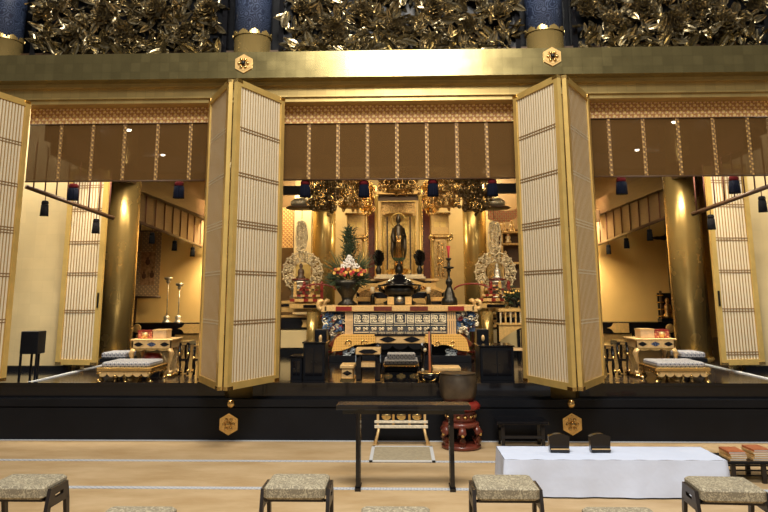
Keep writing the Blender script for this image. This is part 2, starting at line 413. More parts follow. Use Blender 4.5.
# altar back wall (pale tan) with tall bright strips and dark beam
f = MB(); f.box((-2.80, 16.2, FZ), (2.80, 16.3, 4.45)); struct('wall_altar', f, gold_leaf('tan altar wall', (.50,.37,.18), .6, .15, .16, .06))
f = MB(); f.box((-2.70, 14.2, Z(194, 14.2)), (-1.9, 14.3, Z(185, 14.2))); struct('trim_15', f, BLACKM)
f = MB(); f.box((1.9, 14.2, Z(194, 14.2)), (2.70, 14.3, Z(184, 14.2))); struct('trim_16', f, BLACKM)
for i, (a_, b_) in enumerate(((X(294,16.1,240), -2.80), (X(500,16.1,240), 2.80))):
    f = MB(); f.box((a_, 16.08, FZ), (b_, 16.14, 4.44)); struct('trim_%d' % (33+i), f, mat('brown gold side panel', (.20,.125,.055), .5, .2, .1, 4))
# side aisle wall with pale gold panels
for i, (sx, nm) in enumerate(((-1, 'wall_side_left'), (1, 'wall_side_right'))):
    f = MB(); x1 = sx*4.62; f.box((sx*9, 9.95, FZ), (x1, 10.05, 4.4)); w = struct(nm, f, CREAM)
    g = MB(); g.box((sx*4.40, 10.0, FZ), (sx*4.47, 10.12, 4.4)); g.box((sx*4.52, 9.92, FZ), (sx*4.60, 10.02, 4.4)); struct('trim_%d' % (17+i), g, GOLD)
    f = MB(); f.box((sx*9, 9.86, FZ), (sx*4.5, 9.95, FZ+.07)); struct('trim_%d' % (19+i), f, BLACK)
    # tatami border running into the depth
    f = MB(); f.box((sx*4.38, 8.42, FZ), (sx*4.33, 11, FZ+.012)); struct('trim_%d' % (21+i), f, SEAM)
for i, sx in enumerate((-1, 1)):
    f = MB(); f.box((sx*9, 8.345, FZ+.006), (sx*2.1, 8.41, FZ+.02)); struct('trim_%d' % (23+i), f, SEAM)

# ------------------------------------------------------------------ pillars
side = ['at the far left edge of the front row', 'left of the altar opening behind the folded doors', 'right of the altar opening behind the folded doors']
for i, x in enumerate((PX[0], PX[1], PX[2])):
    xb = x
    t = thing('gold_pillar', 'gold leafed round pillar with blue painted top, ' + side[i], 'pillar', (x, YP, zt), 'front row gold pillars')
    zb = Z(30, 8.2)
    m = MB(); m.lathe([(.225, 0), (.225, zb-zt)], (x, YP, zt), 40); m.build('shaft', GOLDP, t)
    m = MB()
    pr = []
    m.lathe([(.228, zb-zt), (.232, 5.9-zt)], (x, YP, zt), 40); m.build('painted_band', BLUEP, t)
    m = MB()    # gilt pointed lappets on the blue band
    for k in range(10):
        a = 2*PI*k/10; 
        for q in range(7):
            u = (q-3)/3; a2 = a+u*.31; h = .05*(1-abs(u))**.6
            m.box((-.012,-.004,0), (.012,.004,h+.012), Matrix.Translation((x+math.cos(a2)*.236, YP+math.sin(a2)*.236, zb-.006)) @ Matrix.Rotation(a2+PI/2, 4, 'Z'))
    m.build('gilt_edge', GOLDP, t)
def inner_pillar(px, py, Y, r, lab):
    x = X(px, Y, py); t = thing('inner_pillar', lab, 'pillar', (x, Y, FZ), 'inner gold pillars')
    m = MB(); m.lathe([(r, .07), (r, 4.44-FZ)], (x, Y, FZ), 40); m.build('shaft', GOLDP, t)
    m = MB(); m.lathe([(r+.02, 0), (r+.02, .05), (r+.005, .07)], (x, Y, FZ), 40); m.build('base', GOLDP, t)
inner_pillar(118, 290, 11.3, .26, 'gold leafed round pillar in the left bay beside the hanging scroll')
inner_pillar(689, 290, 11.3, .26, 'gold leafed round pillar in the right bay beside the cushioned bench')
inner_pillar(324, 250, 14.9, .24, 'gold round pillar behind the altar, left of the flower arrangement')
inner_pillar(475, 250, 14.9, .24, 'gold round pillar behind the altar, right of the red candle')

# ------------------------------------------------------------------ lattice door leaves
dn = [0]
def leaf_door(p0, p1, z0, z1, bars, label, thick=.045, bands=(.19,.355,.52,.69,.85), handle=None, two=True, gold=False):
    """door leaf from floor point p0 to p1 (x,y); vertical bars on both sides of a gauze panel"""
    dn[0] += 1
    a = Vector((p0[0], p0[1], 0)); b = Vector((p1[0], p1[1], 0)); d = b-a; W = d.length; d.normalize()
    n = Vector((-d.y, d.x, 0))
    M = Matrix(((d.x, n.x, 0, a.x), (d.y, n.y, 0, a.y), (0, 0, 1, 0), (0, 0, 0, 1)))
    fw = .07; H = z1-z0; tt = thick/2
    m = MB(); m.box((0,-tt,z0),(fw,tt,z1),M); m.box((W-fw,-tt,z0),(W,tt,z1),M); m.box((fw,-tt,z0),(W-fw,tt,z0+fw),M); m.box((fw,-tt,z1-fw),(W-fw,tt,z1),M)
    o = m.build('door_%d' % dn[0], FRAME, None, None, 'structure'); o['label'] = label
    m = MB(); m.box((fw,-.002,z0+fw),(W-fw,.002,z1-fw),M); m.build('gauze_panel', LATB2 if gold else LATB, o)
    m = MB(); w = W-2*fw
    for k in range(bars):
        x = fw+w*(k+.5)/bars; bw = w/bars*(.16 if gold else .26)
        for sgn in (-1, 1): m.box((x-bw, sgn*.0018, z0+fw), (x+bw, sgn*(.0032 if gold else .007), z1-fw), M)
    m.build('upright_bars', LATW, o)
    m = MB()
    ih = H-2*fw
    for q in bands:
        for e in ((-1,0,1) if abs(q-.52)<.01 else (-.5,.5)):
            zz = z0+fw+ih*q+e*.032
            if z0+fw < zz < z1-fw:
                for sgn in (-1,1): m.box((fw, sgn*.0018, zz-.0065), (W-fw, sgn*(.0042 if gold else .010), zz+.0065), M)
    m.build('cross_bars', LATW if gold else LATD, o)
    m = MB()
    for (xa, za) in ((0, z0), (W, z0), (0, z1), (W, z1)):
        s1 = 1 if xa == 0 else -1; s2 = 1 if za == z0 else -1
        m.box((xa, -tt-.004, za), (xa+s1*.09, tt+.004, za+s2*.035), M)
    m.build('corner_fittings', GOLDM, o)
    if handle is not None:
        m = MB(); hx = fw*.5 if handle == 0 else W-fw*.5; m.box((hx-.012,-tt-.012,z0+.75),(hx+.012,tt+.012,z0+.95),M); m.build('door_pull', BLACKMET, o)
    return o
YA, YF = 7.38, 8.22
DZ0, DZ1 = Z(391, YA), Z(76.5, YA)
print('door z', DZ0, DZ1, Z(380, YF), Z(99, YF))
def V(px, py, Y): p = at(px, py, Y); return (p.x, p.y)
# left pair (apex towards the camera), right pair, outer left leaf
fl = V(229, 230, YA); fr = V(568.5, 230, YA)
leaf_door((fl[0]+.02, fl[1]), V(280.5, 230, YF), DZ0, DZ1, 16, 'gold lattice leaf of the folding door left of the altar, facing right')
leaf_door((fl[0]-.04, fl[1]+.02), V(205.5, 230, YF), DZ0, DZ1, 16, 'gold lattice leaf of the folding door left of the altar, facing left', gold=True)
leaf_door((fr[0]-.02, fr[1]), V(519.5, 230, YF), DZ0, DZ1, 16, 'gold lattice leaf of the folding door right of the altar, facing left')
leaf_door((fr[0]+.04, fr[1]+.02), V(595, 230, YF), DZ0, DZ1, 16, 'gold lattice leaf of the folding door right of the altar, facing right', gold=True)
leaf_door((V(-48, 230, YA)[0], YA), V(18, 230, YF), DZ0, DZ1, 16, 'gold lattice leaf of the folding door cut by the left photo edge')
# leaf doors standing against the side aisle walls
leaf_door(V(57, 350, 9.85), V(98, 350, 9.75), FZ+.09, 3.3, 11, 'pale lattice leaf standing against the left aisle wall', bands=(.25,.45,.62,.80,.93), handle=1)
leaf_door(V(720, 350, 9.75), V(763, 350, 9.85), FZ+.09, 3.3, 11, 'pale lattice leaf standing against the right aisle wall', bands=(.03,.25,.45,.62,.80,.93), handle=0)

# ------------------------------------------------------------------ carved transoms
def carved(px0, px1, py, label, seed):
    r = random.Random(seed); Y = 8.40
    x0 = X(px0, Y, py); x1 = X(px1, Y, py); z0 = zl1+.02; z1 = 5.32
    t = thing('carved_transom', label, 'carved panel', ((x0+x1)/2, Y, zl1), 'peony carvings above the lintel')
    m = MB(); m.box((x0,Y+.10,zl1),(x1,Y+.24,z1)); m.build('backboard', BLACKM, t)
    m = MB(); m.box((x0-.03,Y+.02,zl1),(x0+.03,Y+.14,z1)); m.box((x1-.03,Y+.02,zl1),(x1+.03,Y+.14,z1)); m.box((x0,Y+.02,zl1),(x1,Y+.14,zl1+.03)); m.build('frame', BLACK, t)
    W = x1-x0; bl = []
    nb = 7
    for k in range(nb):
        bx = x0+W*(k+.5)/nb+r.uniform(-.05,.05); bz = z0+(.40 if k%2 else .62)+r.uniform(-.08,.06)
        bl.append((bx,bz)); m = MB(); c = Vector((bx, Y-.02, bz)); sc = r.uniform(.8,1.1); tilt = r.uniform(-.4,.4)
        for ringi, (n, L, W2, el) in enumerate(((11,.17,.11,.25),(9,.13,.10,.75),(7,.09,.075,1.2),(5,.06,.05,1.6))):
            for j in range(n):
                a = 2*PI*j/n+ringi*.4+r.uniform(-.15,.15)
                Mx = Matrix.Translation(c+Vector((0,-.02*ringi,0))) @ Matrix.Rotation(tilt,4,'X') @ Matrix.Rotation(-a,4,'Y') @ Matrix.Rotation(-el*.55,4,'Z')
                m.leaf(L*sc, W2*sc, .35, Mx, r.uniform(-.4,.4), 4)
        m.build('carved_blossom', BRONZE, t)
    m = MB(); n = int(W*190)
    for k in range(n):
        lx = r.uniform(x0+.06,x1-.06); lz = z0+r.uniform(.06,.92)
        L = r.uniform(.12,.25); a = r.uniform(0,2*PI)
        if lz+math.sin(a)*L < z0+.02: a = -a
        Mx = Matrix.Translation((lx, Y+.09-r.uniform(0,.12), lz)) @ Matrix.Rotation(-a,4,'Y') @ Matrix.Rotation(-r.uniform(.0,.7),4,'Z') @ Matrix.Rotation(r.uniform(-.8,.8),4,'X')
        m.leaf(L, L*r.uniform(.28,.5), r.uniform(-.1,.45), Mx, r.uniform(-.9,.9), 5)
    m.build('carved_leaves', BRONZE, t, kind='stuff')
    m = MB()
    for k in range(12):
        m = MB(); sx = r.uniform(x0+.1,x1-.4); sz = z0+r.uniform(.1,.7); a = r.uniform(-.6,.6); pts = []
        for q in range(7): pts.append((sx+q*.07, Y+.03-.02*math.sin(q), sz+math.sin(q*.9+a)*.06+a*q*.04))
        m.tube(pts, .012, 6); m.build('carved_stem', BRONZE, t)
carved(33, 224, 30, 'gilded peony and leaf carving above the left bay', 1)
carved(281, 518, 28, 'gilded peony and leaf carving above the altar opening', 2)
carved(575, 768, 25, 'gilded peony and leaf carving above the right bay', 3)

# ------------------------------------------------------------------ front blinds
def blind(px0, px1, strips, label, py0, py1, py2, Y=8.56):
    pm = (px0+px1)/2
    x0 = X(px0,Y,150); x1 = X(px1,Y,150); zt_ = Z(py0-4,Y,pm); zm = Z(py1,Y,pm); zb = Z(py2,Y,pm)
    t = thing('bamboo_blind', label, 'blind', ((x0+x1)/2, Y, zb), 'bamboo blinds across the front openings')
    m = MB(); m.box((x0,Y-.012,zm),(x1,Y+.004,zt_)); m.build('valance', BROC, t)
    m = MB(); m.box((x0,Y,zb),(x1,Y+.004,zm)); m.build('screen', SCREEN, t)
    m = MB(); m.cyl((x0,Y,zb),(x1,Y,zb),.010,8); m.cyl((x0,Y-.015,zm),(x1,Y-.015,zm),.005,8); m.build('bottom_rod', BROWN, t)
    for p in strips:
        x = X(p, Y, 150); m = MB(); m.box((x-.021,Y-.006,zb+.01),(x+.021,Y,zm)); m.build('brocade_strip', BROCS, t)
        if px0 > 250 and px1 < 550: pass
    return t
blind(28, 213, (60,92,124,157,190), 'brown bamboo blind with orange brocade top over the left bay', 103, 124, 181)
blind(281, 518, (309,338,367.5,397,427,457,487), 'brown bamboo blind with orange brocade top over the altar', 101, 123, 179)
blind(588, 775, (610,644.5,679.5,715,750), 'brown bamboo blind with orange brocade top over the right bay', 97, 118, 176)

# tassels
def make_tassel(loc, label, w, h, cap, body, group):
    x, y, z = loc   # z = bottom
    t = thing('tassel', label, 'tassel', (x,y,z), group)
    m = MB(); m.lathe([(w*.52,0),(w*.5,h*.1),(w*.46,h*.5),(w*.40,h*.74),(w*.28,h*.78)],(x,y,z),20)
    for k in range(20):
        a = 2*PI*k/20; m.cyl((x+math.cos(a)*w*.50,y+math.sin(a)*w*.50,z-.004),(x+math.cos(a)*w*.42,y+math.sin(a)*w*.42,z+h*.72),w*.05,5)
    m.build('fringe', body, t)
    m = MB(); m.lathe([(w*.40,h*.74),(w*.45,h*.80),(w*.45,h*.90),(w*.36,h),(w*.1,h*1.02)],(x,y,z),20); m.build('knot', cap, t)
    m = MB(); m.cyl((x,y,z+h),(x,y,z+h+.25*h+.05),.006,6); m.build('cord', CORD, t)
    return t
tl = [(305,197,'leftmost of four over altar'),(364,197,'second of four over altar'),(433,196,'third of four over altar'),(492.5,196,'rightmost of four over altar'),
      (72.5,200,'left one under the left bay blind'),(178.5,198,'right one under the left bay blind'),(622,194,'left one under the right bay blind'),(735,193,'right one under the right bay blind')]
t0 = None
for px, py, w in tl:
    p = at(px, py, 8.62)
    lab = 'navy tassel with red knot below a front blind, ' + w
    if t0 is None: t0 = make_tassel(p, lab, .125, .20, REDT, NAVY, 'navy tassels under the front blinds')
    else: copy_tree(t0, p, lab)

# depthwise blinds with bottom poles, cords and small tassels
ts0 = None
def depth_blind(pA, pB, zbar, ztop, label, tass, cordn, dark):
    global ts0
    a = Vector(pA); b = Vector(pB); d = (b-a)
    t = thing('side_blind', label, 'blind', tuple((a+b)/2), 'bamboo blinds running into the depth of the side bays')
    n = Vector((-d.y,d.x,0)).normalized()*.004
    m = MB(); m.add([a-n,b-n,b-n+Vector((0,0,ztop-zbar)),a-n+Vector((0,0,ztop-zbar)),a+n,b+n,b+n+Vector((0,0,ztop-zbar)),a+n+Vector((0,0,ztop-zbar))],
        [(0,1,2,3),(7,6,5,4),(0,4,5,1),(1,5,6,2),(2,6,7,3),(3,7,4,0)]); 
    if not dark: m.build('screen', SCREEN2, t)
    m = MB(); m.cyl(a-d*.01,b+d*.01,.028,10); m.build('pole', BROWN, t)
    for k in range(cordn):
        m = MB(); p = a+d*((k+.5)/cordn); m.cyl(p-n*4,p-n*4+Vector((0,0,ztop-zbar)),.010,6); m.build('cord', CORD, t)
    for (px,py,w) in tass:
        # nearest point on the pole to that picture column
        best = min((a+d*(q/200) for q in range(201)), key=lambda p: abs(((CM.transposed() @ (p-EYE)).x/-(CM.transposed() @ (p-EYE)).z)*F+PPX-px))
        loc = best+Vector((0,0,-.28))
        lab = 'small black tassel on a side blind pole, ' + w
        if ts0 is None: ts0 = make_tassel(tuple(loc), lab, .095, .19, BLKT, BLKT, 'black tassels on the side blind poles')
        else: copy_tree(ts0, loc, lab)
depth_blind(at(27,187,8.7),at(113,218,9.6),2.71,3.30,'bare pole and cords of the raised blind at the far left',[(46,0,'far left, nearest the left door leaf'),(97,0,'beside the left bay pillar on its left')],8,True)
depth_blind(at(139,222,11.7),at(208,249,16.4),2.68,3.25,'tan bamboo blind with hanging cords right of the left bay pillar',[(152.5,0,'above the hanging scroll'),(175,0,'middle one of the left bay inner blind'),(193,0,'nearest the left folded door')],9,False)
depth_blind(at(693,214,9.6),at(772,185,8.7),2.71,3.30,'bare pole and cords of the raised blind at the far right',[(710,0,'beside the right bay pillar on its right'),(761,0,'far right at the photo edge')],8,True)
depth_blind(at(592,247,16.4),at(667,217,11.7),2.68,3.25,'tan bamboo blind with hanging cords left of the right bay pillar',[(649,0,'nearest the right bay pillar on its left'),(626,0,'middle one of the right bay inner blind'),(608,0,'nearest the right folded door')],9,False)
# ------------------------------------------------------------------ lamps in the side bay ceilings
for (px, py, yy, w) in ((129,129,10.9,'nearest of the left bay three'),(163,154,13.0,'middle of the left bay three'),(184,170,14.6,'farthest of the left bay three'),(674,121,10.9,'nearest of the right bay three'),(637,149,13.0,'middle of the right bay three'),(614,165,14.6,'farthest of the right bay three')):
    p = at(px, py, yy); t = thing('ceiling_lamp', 'small round ceiling lamp seen through the blind, ' + w, 'lamp', p, 'side bay ceiling lamps')
    m = MB(); m.lathe([(.045,-.01),(.045,.03),(.02,.04),(.008,.05),(.008,4.45-p.z)],tuple(p),16); m.build('stem', BROWN, t)
    m = MB(); m.lathe([(.03,-.035),(.04,-.02),(.04,-.01)],tuple(p),16); m.build('bulb', LAMP, t)

# ------------------------------------------------------------------ stools
def stool(px, py_front_top, label, first, rot=0.0):
    z = .40; p = onz(px, py_front_top, z)
    if first is not None:
        return copy_tree(first, (p.x, p.y+.17, 0), label, rz=rot)
    x, y = p.x, p.y+.17
    t = thing('stool', label, 'stool', (x, y, 0), 'beige padded stools in the front rows')
    w, d = .188, .17
    m = MB(); m.bbox((x-w,y-d,z-.075),(x+w,y+d,z),.018); m.build('seat_cushion', SEATC, t)
    m = MB(); m.box((x-w+.01,y-d+.02,z-.09),(x+w-.01,y+d-.02,z-.072)); m.build('seat_board', STEEL, t)
    for s in (-1, 1):
        # trapezoid side frame: top plate with a slot and two splayed legs
        m = MB(); xi = x+s*(w+.004); xo = x+s*(w+.026)
        def quad(poly):
            # poly in (y,z)
            n = len(poly); vs = [(xi,a,b) for a,b in poly]+[(xo,a,b) for a,b in poly]
            m.add(vs, [tuple(range(n)), tuple(range(2*n-1,n-1,-1))]+[(i,(i+1)%n,(i+1)%n+n,i+n) for i in range(n)])
        T = z-.025; B = z-.135
        quad([(y-.115,T),(y+.115,T),(y+.128,T-.04),(y-.128,T-.04)])
        quad([(y-.128,T-.04),(y-.055,T-.04),(y-.055,T-.065),(y-.137,T-.065)])
        quad([(y+.055,T-.04),(y+.128,T-.04),(y+.137,T-.065),(y+.055,T-.065)])
        quad([(y-.137,T-.065),(y+.137,T-.065),(y+.150,B),(y-.150,B)])
        m.build('side_plate', STEEL, t)
        for e in (-1, 1):
            m = MB(); quad([(y+e*.100,B+.02),(y+e*.150,B),(y+e*.190,0),(y+e*.155,0)]); m.build('leg', STEEL, t)
    m = MB(); m.cyl((x-w,y,z-.12),(x+w,y,z-.12),.009,8); m.build('cross_rod', STEEL, t)
    return t
st = stool(294, 487, 'beige stool in the middle row, just left of the black table', None)
stool(508.5, 488, 'beige stool in the middle row in front of the white table left end', st, .0)
stool(13, 487, 'beige stool cut by the left photo edge', st, .0)
stool(736, 490, 'beige stool at the lower right edge in front of the book table', st, -.06)
stool(121, 525, 'top of a beige stool at the bottom edge, leftmost of the three there', st)
stool(395, 525, 'top of a beige stool at the bottom edge, middle one of the three', st)
stool(635, 526, 'top of a beige stool at the bottom edge, rightmost of the three', st)

# ------------------------------------------------------------------ black table in front
TS = pattern('gold flecked lacquer edge', (.02,.018,.016), (.17,.12,.06), (.07,.045,.03), .07, .25)
lp = onz(404, 491, 0); yT = lp.y; zT = Z(408.5, yT-.03)
xl = X(336.5,yT,405); xr = X(470.5,yT,405)
t = thing('black_table', 'narrow black lacquered table with gold flecked edge in front of the altar step', 'table', ((xl+xr)/2,yT+.15,0))
m = MB(); m.bbox((xl,yT-.04,zT-.012),(xr,yT+.17,zT+.024),.006); m.build('tabletop', BLACK, t)
m = MB(); m.box((xl+.012,yT-.028,zT+.022),(xr-.012,yT+.158,zT+.027)); m.build('patterned_top', TS, t)
m = MB(); m.box((xl+.05,yT,zT-.05),(xr-.05,yT+.02,zT-.012)); m.box((xl+.05,yT+.12,zT-.05),(xr-.05,yT+.14,zT-.012)); m.build('apron', BLACK, t)
for px in (358, 452):
    xx = X(px,yT,450)
    for y in (yT+.01, yT+.11):
        m = MB(); m.box((xx-.018,y-.015,.02),(xx+.018,y+.02,zT-.01)); m.build('leg', BLACK, t)
    m = MB(); m.box((xx-.024,yT-.03,0),(xx+.024,yT+.16,.025)); m.build('foot', BLACK, t)

# ------------------------------------------------------------------ small gilt stand and mat
yS = onz(402, 446, 0).y; sc = lambda px: X(px, yS, 430)
zt_ = lambda py: Z(py, yS)
t = thing('gilt_stand', 'low cream and gold stand with three oval crests behind the black table', 'stand', (sc(402), yS, 0))
for i, px in enumerate((386.5, 401.5, 417)):
    m = MB(); c = (sc(px), yS-.005, zt_(416)); m.lathe([(.001,-.006),(.048,-.006),(.052,0),(.048,.010),(.001,.012)],(0,0,0),20,1,.8,Matrix.Translation(c) @ Matrix.Rotation(R(90),4,'X')); m.build('oval_crest', GOLDM, t)
m = MB(); m.bbox((sc(376),yS,zt_(412.5)),(sc(427),yS+.02,zt_(410)),.004); m.build('top_rail', BLACK, t)
for (a, b, mt) in ((420.5,423,WHITEC),(425,428,WHITEC)):
    m = MB(); m.bbox((sc(374.5),yS-.02,zt_(b)),(sc(428),yS+.02,zt_(a)),.004); m.build('rail', mt, t)
for px in (378, 393.5, 409.5, 425):
    m = MB(); m.box((sc(px)-.012,yS-.008,zt_(427)),(sc(px)+.012,yS+.012,zt_(411))); m.sph((sc(px),yS,zt_(410)),.013,8); m.build('post', CREAMW if px in (378,425) else GOLDM, t)
for (pa, pb) in ((379,375),(424,428)):
    m = MB(); m.tube([(sc(pa),yS,zt_(427)),((sc(pa)+sc(pb))/2+.004*(1 if pa<400 else -1),yS-.01,zt_(436)),(sc(pb),yS-.03,.02)],[.016,.013,.017],8); m.box((sc(pb)-.022,yS-.05,0),(sc(pb)+.022,yS,.025)); m.build('leg', CREAMW, t)
    m = MB(); m.tube([(sc(pa),yS+.14,zt_(427)),(sc(pb),yS+.16,.02)],[.014,.014],8); m.box((sc(pb)-.02,yS+.14,0),(sc(pb)+.02,yS+.18,.02)); m.build('leg', GOLDM, t)
m = MB(); m.box((sc(378),yS+.13,zt_(428)),(sc(425),yS+.15,zt_(425))); m.box((sc(378)-.01,yS,zt_(427)),(sc(378)+.01,yS+.14,zt_(425))); m.box((sc(425)-.01,yS,zt_(427)),(sc(425)+.01,yS+.14,zt_(425))); m.build('back_rail', BLACK, t)
MATC = mat('woven straw mat', (.40,.34,.23), .8, 0, .15, 40); MATE = mat('pale mat binding', (.62,.64,.66), .8)
c4 = [onz(369,461.5,0.01), onz(435.5,461.5,0.01), onz(431,447.5,0.01), onz(373.5,447.5,0.01)]
x0, x1, y0, y1 = c4[0].x, c4[1].x, c4[0].y, yS-.07
t = thing('mat', 'small straw mat with pale binding on the floor before the gilt stand', 'mat', ((x0+x1)/2,(y0+y1)/2,.004))
m = MB(); m.box((x0+.03,y0+.03,.005),(x1-.03,y1-.03,.013)); m.build('woven_top', MATC, t)
m = MB(); m.box((x0,y0,.005),(x1,y0+.032,.016)); m.box((x0,y1-.032,.005),(x1,y1,.016)); m.box((x0,y0,.005),(x0+.032,y1,.016)); m.box((x1-.032,y0,.005),(x1,y1,.016)); m.build('binding', MATE, t)

# ------------------------------------------------------------------ bell on red stand
yB = onz(461, 451.5, 0).y + .18; xB = X(461, yB, 430); zs = lambda py: Z(py, yB-.1)
k_ = (X(481,yB,430)-X(441,yB,430))/2
t = thing('bell_stand', 'round red lacquered bell stand with curled legs right of the black table', 'stand', (xB,yB,0))
m = MB(); m.lathe([(k_*.9,0),(k_*.98,.012),(k_*.98,.035),(k_*.85,.05)],(xB,yB,0),32); m.build('base_ring', REDB, t)
H1 = zs(402); 
m = MB(); m.lathe([(k_*.80,H1-.085),(k_*.97,H1-.07),(k_*1.0,H1-.04),(k_*.93,H1-.02),(k_*.80,H1)],(xB,yB,0),32); m.build('top_ring', RED, t)
m = MB(); m.lathe([(k_*.74,H1-.2),(k_*.76,H1-.16),(k_*.72,H1-.13),(k_*.78,H1-.08)],(xB,yB,0),32); wb_ = m.build('waist_band', REDB, t)
m = MB()
for q in range(14):
    a = 2*PI*q/14; m.lathe([(.001,-.004),(.026,0),(.001,.008)],(0,0,0),10,1,1,Matrix.Translation((xB+math.cos(a)*k_*.76,yB+math.sin(a)*k_*.76,H1-.145)) @ Matrix.Rotation(a,4,'Z') @ Matrix.Rotation(R(90),4,'Y'))
m.build('gold_rosettes', GOLDM, wb_)
m = MB(); m.lathe([(k_*.78,H1-.255),(k_*.92,H1-.235),(k_*.90,H1-.21),(k_*.74,H1-.2)],(xB,yB,0),32); m.build('apron', REDB, t)
for q in range(6):
    a = 2*PI*(q+.5)/6; m = MB(); pts = []; rr = []
    for (r_, z_, w_) in ((.80,H1-.24,.035),(.98,H1-.30,.04),(.99,H1-.36,.032),(.80,H1-.42,.022),(.70,.10,.02),(.82,.06,.026),(.95,.05,.028)):
        pts.append((xB+math.cos(a)*k_*r_,yB+math.sin(a)*k_*r_,z_)); rr.append(w_)
    m.tube(pts,rr,8); m.build('leg', REDB, t)
    m = MB(); m.sph((xB+math.cos(a)*k_*1.04,yB+math.sin(a)*k_*1.04,H1-.31),.020,8); m.build('gold_boss', GOLDM, t)
rB = (X(477.5,yB,390)-X(439.5,yB,390))/2; zb0 = H1; hb = Z(374,yB-.1)-zb0
t = thing('bell', 'large dark bronze bowl bell resting on the red stand', 'bell', (xB-.02,yB,zb0))
m = MB(); m.lathe([(rB*.62,0),(rB*.80,hb*.04),(rB*.95,hb*.2),(rB*1.0,hb*.5),(rB*.98,hb*.85),(rB*.93,hb*.97),(rB*.94,hb),(rB*.88,hb),(rB*.9,hb*.8),(rB*.92,hb*.5),(rB*.85,hb*.2),(rB*.5,hb*.08)],(xB-.02,yB,zb0),40); bw_ = m.build('bowl', BRASSBELL, t)
m = MB(); m.lathe([(rB*.9,hb*.965),(rB*.965,hb*.97),(rB*.965,hb+.002),(rB*.9,hb+.002)],(xB-.02,yB,zb0),40); m.build('rim', BLACKMET, bw_)

# ------------------------------------------------------------------ low dark bench right
yN = onz(520, 445, 0).y + .02
yN = Y0-.42
t = thing('low_bench', 'low black bench against the altar step behind the white table', 'bench', (X(521,yN,430),yN+.15,0))
x0, x1 = X(497,yN,425), X(549,yN,425); z = Z(421.5,yN)
m = MB(); m.bbox((x0,yN,z-.03),(x1,yN+.32,z),.006); m.build('bench_top', BLACK, t)
for xx in (x0+.06, x1-.06):
    for yy in (yN+.02, yN+.26):
        m = MB(); m.box((xx-.018,yy,0),(xx+.018,yy+.03,z-.03)); m.build('leg', BLACK, t)
m = MB(); m.box((x0+.06,yN+.025,.10),(x1-.06,yN+.045,.13)); m.build('stretcher', BLACK, t)

# ------------------------------------------------------------------ white table with two lacquered hats
zW = .285
a = onz(504.5,458.5,zW); b = onz(727.5,460.3,zW); c = onz(699,448,zW); d = onz(499.5,447,zW)
yf = (a.y+b.y)/2; yb = (c.y+d.y)/2+.06; xa, xb = a.x, b.x
print('white table', xa, xb, yf, yb)
t = thing('low_table', 'long low folding table hidden under the white cloth', 'table', ((xa+xb)/2,(yf+yb)/2,0))
m = MB(); m.box((xa+.02,yf+.02,zW-.03),(xb-.02,yb-.02,zW-.008)); m.build('tabletop', BROWN, t)
for xx in (xa+.15, xb-.15):
    for yy in (yf+.06, yb-.06): m = MB(); m.cyl((xx,yy,0),(xx,yy,zW-.03),.012,8); m.build('leg', STEEL, t)
# draped cloth as one grid
m = MB(); nx = 72; rows = []
r_ = random.Random(3)
ph = [r_.uniform(0,6) for _ in range(6)]
def edge(s, side, h):
    """outward ripple at fraction s along an edge, growing with distance h below the top"""
    return (.010+.006*math.sin(s*9+ph[0])+.004*math.sin(s*21+ph[1]))*h
prof = [0, .12, .3, .5, .75, 1.0]
vs, fs = [], []
W_ = xb-xa; D_ = yb-yf
per = [(i/60, 0) for i in range(61)] + [(1, j/14) for j in range(1,15)] + [(1-i/60, 1) for i in range(1,61)] + [(0, 1-j/14) for j in range(1,14)]
NP = len(per)
def base_pt(u, v): return (xa+u*W_, yf+v*D_)
def outn(u, v):
    n_ = Vector((0,0,0))
    if v == 0: n_.y -= 1
    if v == 1: n_.y += 1
    if u == 0: n_.x -= 1
    if u == 1: n_.x += 1
    return n_.normalized()
for k, h in enumerate(prof):
    for i, (u, v_) in enumerate(per):
        x, y = base_pt(u, v_); n_ = outn(u, v_); cx = min(u,1-u)*W_; cy = min(v_,1-v_)*D_
        cr = math.exp(-((max(cx,0))**2+(max(cy,0))**2)/.008)
        e = edge(i/NP*6, 0, h)+.02*cr*h+.004
        e += .012*h*max(0, math.sin((u*W_*1.2+h*.9)*3.0+1))*(1 if v_ in (0,) else 0)
        zz = zW - h*(zW-.012) - .004*(1-h)
        vs.append((x+n_.x*e, y+n_.y*e, zz))
for k in range(len(prof)-1):
    for i in range(NP): j = (i+1)%NP; fs.append((k*NP+i, k*NP+j, (k+1)*NP+j, (k+1)*NP+i))
m.add(vs, fs, True)
tv, tf = [], []
for j in range(15):
    for i in range(61):
        x, y = base_pt(i/60, j/14); tv.append((x, y, zW-.004+.0015*math.sin(i*.9+j)+.001*math.sin(j*2.1)))
for j in range(14):
    for i in range(60): q = j*61+i; tf.append((q, q+1, q+62, q+61))
m.add(tv, tf, True)
o = m.build('tablecloth', CLOTH); tag(o, 'white cloth draped to the floor over the long low table', 'tablecloth'); rebase(o, ((xa+xb)/2,(yf+yb)/2,0))
def hat(px, py, label, first=None):
    p = onz(px, py, zW)
    if first: return copy_tree(first, (p.x,p.y,zW+.002), label)
    t = thing('black_box', label, 'box', (p.x,p.y,zW+.002), 'black lacquered pieces on the white table')
    x, y, z = p.x, p.y, zW+.002
    m = MB(); m.bbox((x-.078,y-.03,z),(x+.078,y+.05,z+.025),.005); m.build('base', BLACK, t)
    m = MB(); m.box((x-.074,y-.034,z+.022),(x+.074,y-.028,z+.030)); m.build('pale_edge', CREAMW, t)
    m = MB(); top = []; bot = []
    for i in range(13):
        u = -1+2*i/12; top.append((x+u*.085, z+.118+.022*(1-u*u))); bot.append((x+u*.078, z+.022))
    m.strip(top, bot, y-.012, y+.045); m.build('curved_back', BLACK, t)
    return t
